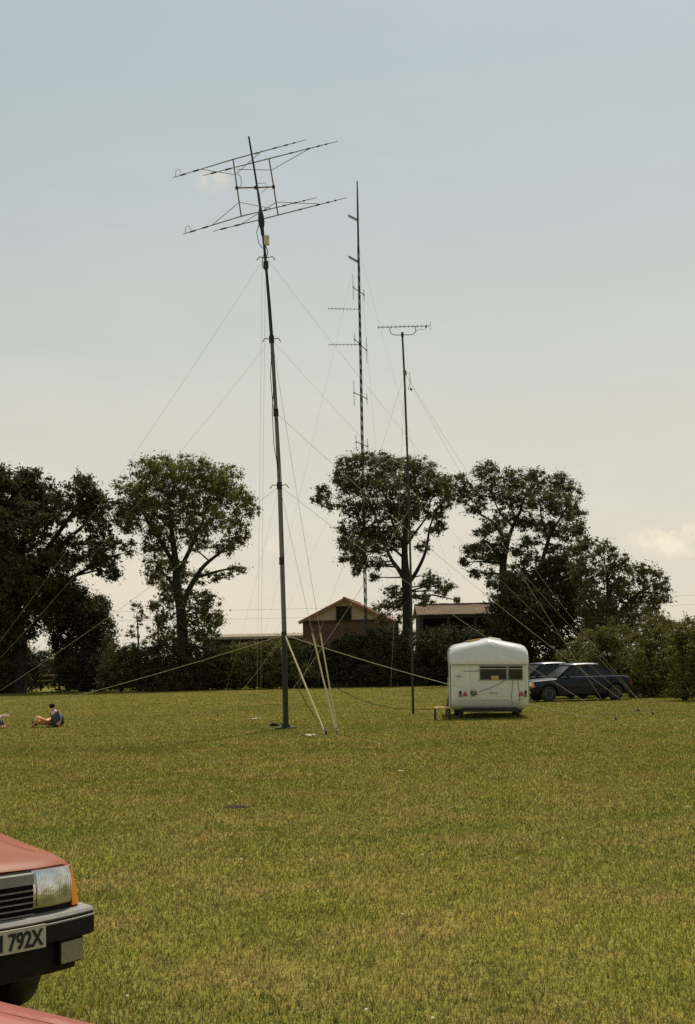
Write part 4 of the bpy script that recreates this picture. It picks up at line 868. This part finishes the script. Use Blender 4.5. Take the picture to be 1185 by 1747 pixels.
    for s in (-1, 1):
        q1 = [(fa - .14, s * (wa - .005), za), (xm + .035, s * (wa - .005), za), (xm + .02, s * (wz - .005), zz), (fz - .10, s * (wz - .005), zz)]
        q2 = [(xm - .045, s * (wa - .005), za), (ra + .26, s * (wa - .005), za), (rz_ + .14, s * (wz - .005), zz), (xm - .05, s * (wz - .005), zz)]
        for q in (q1, q2): slab(q, 'side_window', 'glass')
        for A, B, r in (((f0, s * (w0 - .03), z0), (f1, s * (w1 - .02), z1 - .02), .030), ((xm, s * (w0 - .005), z0), (xm, s * (w1 - .005), z1 - .02), .030), ((r0 + .10, s * (w0 - .03), z0), (r1, s * (w1 - .02), z1 - .02), .055)):
            m = MB(); m.tube([A, B], r, 6); part(m, 'pillar', paint, wp=False, sm=40)
        m = MB(); m.tube([(fa - .08, s * (w0 - .0), z0 + .03), (r0 + .1, s * (w0 - .0), z0 + .04)], .012, 5); part(m, 'belt_trim', 'chrome' if not front_detail else 'plastic', wp=False)
        m = MB(); m.box((fa - .30, s * .88, za + .03), (.07, .15, .11)); part(m, 'door_mirror', 'plastic', bev=.02, wp=False)
        m = MB(); m.box((xm + .12, s * .838, zb - .13), (.15, .03, .035)); part(m, 'door_handle', 'plastic', wp=False)
        for x in (fa - .05, xm - .02, rb + .62): m = MB(); m.box((x, s * .833, .58), (.008, .008, .5)); part(m, 'door_seam', 'plastic', wp=False)
        m = MB(); m.box(((wx[0] + wx[1]) / 2, s * .838, .50), (1.65, .02, .045)); part(m, 'side_rub_strip', 'plastic', wp=False)
    # roof with crown
    secs = []
    for i, t in enumerate((0, .06, .2, .5, .8, .94, 1)):
        x = ft + .03 + (r1 - ft - .06) * t; c = .035 * math.sin(math.pi * min(1, max(0, .1 + .8 * t))); dz = -.03 if t in (0, 1) else 0
        hh = [(-w1 - .012, -.03), (-w1 + .03, 0), (-.3, .022), (0, .03), (.3, .022), (w1 - .03, 0), (w1 + .012, -.03), (w1 - .05, -.05), (-w1 + .05, -.05)]
        secs.append([Vector((x, y, zr + c + z + dz)) for y, z in hh])
    m = MB(); m.loft(secs); part(m, 'roof', M['navy_gloss'] if 'blue' in label else paint, wp=False, sm=35)
    m = MB(); m.tube([(ft + .06, -w1 + .02, zr - .01), (ft + .07, 0, zr + .012), (ft + .06, w1 - .02, zr - .01)], .012, 5); part(m, 'windscreen_trim', 'chrome', wp=False)
    for x in wx:
        for s in (-1, 1):
            m = MB(); m.lathe([(.17, -.08), (.25, -.085), (wr - .012, -.07), (wr, -.03), (wr, .03), (wr - .012, .07), (.25, .085), (.17, .08)], 28, 'y', (x, s * .72, wr)); wh = part(m, 'tyre', 'black', wp=False, sm=40); wh.name = 'wheel'
            m = MB(); m.lathe([(.175, -.06 * s), (.18, .07 * s), (.14, .082 * s), (.11, .06 * s), (.05, .075 * s), (.02, .08 * s)], 24, 'y', (x, s * .72, wr)); part(m, 'rim', 'trim', wh, wp=False, sm=35)
    ys = [y / 14 for y in range(-14, 15)]
    def across(hw, sec, name, mt, par=root, sm=30):
        m = MB(); m.loft([[Vector((x, y * hw, z)) for x, z in sec] for y in ys]); return part(m, name, mt, par, sm=sm)
    bp_ = across(.835, [(-.06, .42), (.035, .42), (.055, .43), (.058, .49), (.050, .516), (-.06, .516)], 'front_bumper', 'plastic')
    across(.838, [(-.10, .517), (.046, .517), (.052, .524), (.040, .534), (-.10, .538)], 'bumper_top', 'grey_plastic', bp_)
    across(.836, [(.050, .500), (.062, .502), (.062, .508), (.050, .510)], 'bumper_strip', 'grey_plastic', bp_)
    for s in (-1, 1): m = MB(); m.box((-.27, s * .826, .475), (.42, .05, .108)); part(m, 'bumper_end', 'plastic', bp_)
    across(.76, [(-.16, .265), (-.03, .28), (-.015, .32), (-.02, .419), (-.16, .419)], 'valance', 'plastic')
    across(.80, [(-L + .1, .36), (-L - .02, .36), (-L - .035, .40), (-L - .03, .49), (-L + .1, .50)], 'rear_bumper', 'plastic')
    across(.752, [(-.09, .525), (-.058, .525), (-.058, .690), (-.072, .699), (-.09, .70)], 'grille_backing', 'dark_in')
    across(.53, [(-.062, .652), (-.025, .652), (-.030, .690), (-.07, .694)], 'grille_top', 'grey_plastic')
    for i in range(5):
        z = .540 + i * .022; gs = across(.525, [(-.065, z), (-.030, z - .002), (-.026, z + .003), (-.032, z + .007), (-.065, z + .007)], 'grille_slat', 'plastic')
        across(.524, [(-.027, z - .001), (-.024, z), (-.024, z + .0035), (-.027, z + .0045)], 'slat_edge', 'grey_plastic', gs)
    for s in (-1, 1):
        def lampbox(y0, y1, x0, x1, z0, z1, name, mt, par=root, slope_=0, n=6, bulge=.012):
            secs = []
            for i in range(n + 1):
                t = i / n; y = s * (y0 + (y1 - y0) * t); k = bulge * (1 - (2 * t - 1) ** 2)
                secs.append([Vector((x0, y, z0)), Vector((x1 + k, y, z0)), Vector((x1 + k + .004, y, (z0 + z1) / 2)), Vector((x1 + k - slope_, y, z1)), Vector((x0, y, z1))])
            m = MB(); m.loft(secs); return part(m, name, mt, par, sm=30)
        hl = lampbox(.532, .746, -.13, -.042, .560, .700, 'headlight', 'chrome', slope_=.02)
        lampbox(.548, .742, -.06, -.030, .568, .693, 'lens', 'lens', hl, slope_=.020)
        # wrap-round indicator, leaning with the wing
        secs = [[Vector((-.13, s * y, .545)), Vector((xf, s * y, .545)), Vector((xf - .022, s * (y - k), .698)), Vector((-.13, s * (y - k), .698))] for y, xf, k in ((.750, -.034, .002), (.775, -.036, .016), (.800, -.050, .032), (.812, -.085, .038))]
        m = MB(); m.loft(secs); part(m, 'indicator', 'amber', sm=30)
        m = MB(); m.box((-.012, s * .712, .365), (.075, .145, .105)); fg = part(m, 'fog_lamp', 'plastic', bev=.008)
        m = MB(); m.box((.028, s * .712, .365), (.012, .130, .092)); part(m, 'lens', 'fog', fg, bev=.006)
        m = MB(); m.box((-L + .03, s * .66, .66), (.06, .20, .16)); part(m, 'tail_lamp', 'redlens')
    if plate:
        y1_ = plate[1]; y0_ = y1_ - plate[2]; npt = 8
        m = MB(); m.loft([[Vector((.060, y0_ + (y1_ - y0_) * i / npt, .418)), Vector((.070, y0_ + (y1_ - y0_) * i / npt, .418)), Vector((.070, y0_ + (y1_ - y0_) * i / npt, .514)), Vector((.060, y0_ + (y1_ - y0_) * i / npt, .514))] for i in range(npt + 1)]); pl_ = part(m, 'number_plate', 'plate')
        cu = bpy.data.curves.new('t', 'FONT'); cu.body = plate[0]; cu.size = .096; cu.extrude = .0012; cu.offset = .0022; cu.align_x = 'RIGHT'; cu.space_character = .98
        to = bpy.data.objects.new('t', cu); C.objects.link(to); tm = bpy.data.meshes.new_from_object(to.evaluated_get(bpy.context.evaluated_depsgraph_get())); bpy.data.objects.remove(to)
        sx = .84
        for v in tm.vertices:
            q = warp((.0725, y1_ - .018 + v.co.x * sx, .432 + v.co.y)); q.x += v.co.z; v.co = q
        tm.materials.clear(); tm.materials.append(M['ink']); lo = bpy.data.objects.new('lettering', tm); C.objects.link(lo); lo.parent = pl_
    return root
FH = Vector((.63, -.777, 0)).normalized(); LH = Vector((.777, .63, 0)).normalized()
o1 = Vector((-1.165, 6.49, 0)) - LH * .835 + FH * .10
car('red car with number plate 792X at the left edge, bonnet and headlight showing', o1, FH, M['red'], front_detail=True, plate=('M 792X', .54, .36), group='red cars in the foreground')
F2 = Vector((.889, -.459, 0)); L2 = Vector((.459, .889, 0)); o2 = Vector((-.515, 3.235, 0)) + F2 * .45 - L2 * .77
car('pinkish red car of which only a bonnet edge shows in the bottom left corner', o2, F2, M['red_pink'], group='red cars in the foreground', shz=.045, roofz=1.38)
hd = Vector((-.985, -.17, 0)).normalized(); wl = at(930, 1196, 51.6); wl.z = 0
on = wl + hd * .78 + Vector((0, .72, 0))
car('navy blue car, the nearer of two behind the caravan, parked nose left', on, hd, M['navy'], slope=1.0, group='blue cars behind the caravan', roofz=1.325)
car('dark blue car half hidden behind the nearer navy car', on + Vector((-.75, 2.7, 0)), hd, M['navy2'], slope=.85, group='blue cars behind the caravan', roofz=1.37)
gp = gnd(70, 1172); 
car('pale car glinting in the shade beyond the rail fence, far left', Vector((gp.x - 1.2, 108, 0)), Vector((.9, -.44, 0)), M['beige_paint'])

# ---------------------------------------------------------------- people on the grass
def skinned(name, pts, edges, mt, parent, root_i=0, sub=1):
    me = bpy.data.meshes.new(name); me.from_pydata([p[:3] for p in pts], edges, []); o = bpy.data.objects.new(name, me); C.objects.link(o); o.parent = parent
    sk = o.modifiers.new('skin', 'SKIN'); sk.use_smooth_shade = True
    if not me.skin_vertices: me.skin_vertices.new() if hasattr(me.skin_vertices, 'new') else None
    for i, sv in enumerate(me.skin_vertices[0].data): r = pts[i][3]; sv.radius = (r, r); sv.use_root = (i == root_i)
    ss = o.modifiers.new('sub', 'SUBSURF'); ss.levels = sub; ss.render_levels = sub; me.materials.append(M[mt]); return o
def figure(label, loc, J, skin, extra, rz=0, scale=1.0):
    """J: joint name -> (x,y,z); body as one skinned surface, clothes and hair as children"""
    root = thing('person', label, 'person', loc, rz); root.scale = (scale,) * 3
    Rr = dict(pelvis=.125, waist=.12, chest=.135, neck=.055, head=.095, crown=.085, shl=.06, ell=.042, wrl=.032, shr=.06, elr=.042, wrr=.032, hil=.085, knl=.058, anl=.040, tol=.035, hir=.085, knr=.058, anr=.040, tor=.035)
    names = [n for n in Rr if n in J]; idx = {n: i for i, n in enumerate(names)}; pts = [(*J[n], Rr[n]) for n in names]
    E = [(a, b) for a, b in (('pelvis', 'waist'), ('waist', 'chest'), ('chest', 'neck'), ('neck', 'head'), ('head', 'crown'), ('chest', 'shl'), ('shl', 'ell'), ('ell', 'wrl'), ('chest', 'shr'), ('shr', 'elr'), ('elr', 'wrr'), ('pelvis', 'hil'), ('hil', 'knl'), ('knl', 'anl'), ('anl', 'tol'), ('pelvis', 'hir'), ('hir', 'knr'), ('knr', 'anr'), ('anr', 'tor'))]
    ed = [(idx[a], idx[b]) for a, b in E if a in idx and b in idx]
    for w, e in (('wrl', 'ell'), ('wrr', 'elr')):                       # palm and five fingers
        d = (Vector(J[w]) - Vector(J[e])).normalized(); s = d.orthogonal().normalized(); p0 = len(pts); palm = Vector(J[w]) + d * .06; pts.append((*palm, .030)); ed.append((idx[w], p0))
        for k, (off, ln) in enumerate(((-.030, .060), (-.010, .072), (.010, .078), (.030, .070))):
            a = palm + d * .03 + s * off; b = a + d * ln * .55 + Vector((0, 0, -.006)); c = b + d * ln * .4 + Vector((0, 0, -.016)); i0 = len(pts); pts += [(*a, .010), (*b, .009), (*c, .008)]; ed += [(p0, i0), (i0, i0 + 1), (i0 + 1, i0 + 2)]
        a = palm - s * .035 - d * .01; b = a - s * .025 + d * .035; i0 = len(pts); pts += [(*a, .011), (*b, .009)]; ed += [(p0, i0), (i0, i0 + 1)]
    skinned('body', pts, ed, skin, root, idx['pelvis'])
    for nm, mt, chain, gr in extra:
        cp = [(*J[n], Rr[n] * gr) for seg in chain for n in seg]; ce = []; k = 0; key = {}; P = []
        for seg in chain:
            for i, n in enumerate(seg):
                if n not in key: key[n] = len(P); P.append((*J[n], Rr[n] * gr))
                if i: ce.append((key[seg[i - 1]], key[n]))
        skinned(nm, P, ce, mt, root)
    h, cr = Vector(J['head']), Vector(J['crown']); up = (cr - h).normalized(); fw = Vector(J['face']).normalized()
    m = MB(); n0 = 14
    for ring_ in range(5): pass
    sd = up.cross(fw).normalized(); ce = h + up * .035 - fw * .018; vs_, fs = [], []
    for i in range(7):
        ph = math.pi * .80 * i / 6
        for k in range(n0):
            th = 2 * math.pi * k / n0; d = up * math.cos(ph) + (fw * math.cos(th) + sd * math.sin(th)) * math.sin(ph)
            lim = (1.0 if d.dot(fw) < .35 else .70) * (1 - .16 * max(0, ph - 1.0)) * (.70 if ph > 1.5 and d.dot(fw) > -.1 else 1); vs_.append(ce + d * .094 * lim)
    fs = [(i * n0 + k, i * n0 + (k + 1) % n0, (i + 1) * n0 + (k + 1) % n0, (i + 1) * n0 + k) for i in range(6) for k in range(n0)]
    m.add(vs_, fs); m.build('hair', M['hair'], root, smooth=60)
    f0 = h + fw * .088
    m = MB(); m.tube([f0 + up * .03, f0 + fw * .022 - up * .008, f0 - up * .015], [.008, .013, .009], 6); m.build('nose', M[skin], root)
    for s in (-1, 1): m = MB(); m.lathe([(.004, -.006), (.011, 0), (.004, .006)], 8, c=f0 + up * .028 + sd * .034 * s - fw * .008); m.build('eye', M['hair'], root)
    m = MB(); m.tube([f0 - up * .042 - sd * .022, f0 - up * .044 + fw * .004, f0 - up * .042 + sd * .022], .005, 5); m.build('mouth', M['shorts'], root)
    return root
sb = gnd(78, 1241)
figure('bare-chested person sunbathing on their back, hands behind head, at the left', sb,
       dict(pelvis=(.16, .36, .13), waist=(.09, .24, .13), chest=(-.03, .08, .15), neck=(-.15, .01, .14), head=(-.235, -.05, .15), crown=(-.31, -.10, .15), shl=(.02, -.06, .16), ell=(-.16, -.20, .27), wrl=(-.29, -.16, .10), shr=(-.10, .18, .16), elr=(-.28, .14, .30), wrr=(-.34, -.0, .09),
            hil=(.23, .36, .13), knl=(.17, .80, .40), anl=(.20, 1.12, .07), tol=(.21, 1.24, .06), hir=(.08, .40, .13), knr=(.0, .84, .42), anr=(.04, 1.16, .07), tor=(.04, 1.28, .06), face=(.2, -.3, 1)),
       'skin', [('shorts', 'shorts', [('knl', 'hil', 'pelvis', 'hir', 'knr')], 1.12)])
sb2 = gnd(92, 1241)
figure('person sitting upright in slate blue with white collar, behind the sunbather', sb2,
       dict(pelvis=(.03, .05, .10), waist=(.03, .03, .22), chest=(.01, .02, .40), neck=(-.03, .02, .49), head=(-.06, .03, .56), crown=(-.075, .03, .63), shl=(.10, -.06, .43), ell=(.15, -.02, .24), wrl=(.10, .16, .16), shr=(-.07, .12, .43), elr=(-.10, .22, .26), wrr=(-.02, .36, .20),
            hil=(.10, .02, .10), knl=(.12, .42, .36), anl=(.12, .68, .06), tol=(.12, .80, .05), hir=(-.02, .12, .10), knr=(.06, .46, .38), anr=(.06, .72, .06), tor=(.06, .84, .05), face=(-.35, 1, -.1)),
       'skin2', [('jumper', 'jeans', [('pelvis', 'waist', 'chest'), ('wrl', 'ell', 'shl', 'chest', 'shr', 'elr', 'wrr')], 1.22), ('trousers', 'jeans', [('anl', 'knl', 'hil', 'pelvis', 'hir', 'knr', 'anr')], 1.12), ('collar', 'white_cloth', [('chest', 'neck')], 1.27)], scale=.93)
sb3 = gnd(-9, 1244)
figure('person in white top and dark trousers sitting at the extreme left edge', sb3,
       dict(pelvis=(-.12, .0, .11), waist=(-.12, .0, .22), chest=(-.06, .0, .38), neck=(0, 0, .48), head=(.05, -.02, .56), crown=(.07, -.02, .63), shl=(-.03, .14, .40), ell=(.08, .14, .30), wrl=(.23, .08, .33), shr=(-.03, -.14, .40), elr=(.08, -.14, .30), wrr=(.22, -.08, .34),
            hil=(-.08, .09, .11), knl=(.16, .10, .27), anl=(.18, .10, .06), tol=(.26, .10, .05), hir=(-.08, -.09, .11), knr=(.16, -.10, .27), anr=(.18, -.10, .06), tor=(.26, -.10, .05), face=(1, 0, -.3)),
       'skin2', [('shirt', 'white_cloth', [('pelvis', 'waist', 'chest'), ('wrl', 'ell', 'shl', 'chest', 'shr', 'elr', 'wrr')], 1.12), ('trousers', 'jeans', [('anl', 'knl', 'hil', 'pelvis', 'hir', 'knr', 'anr')], 1.14)])
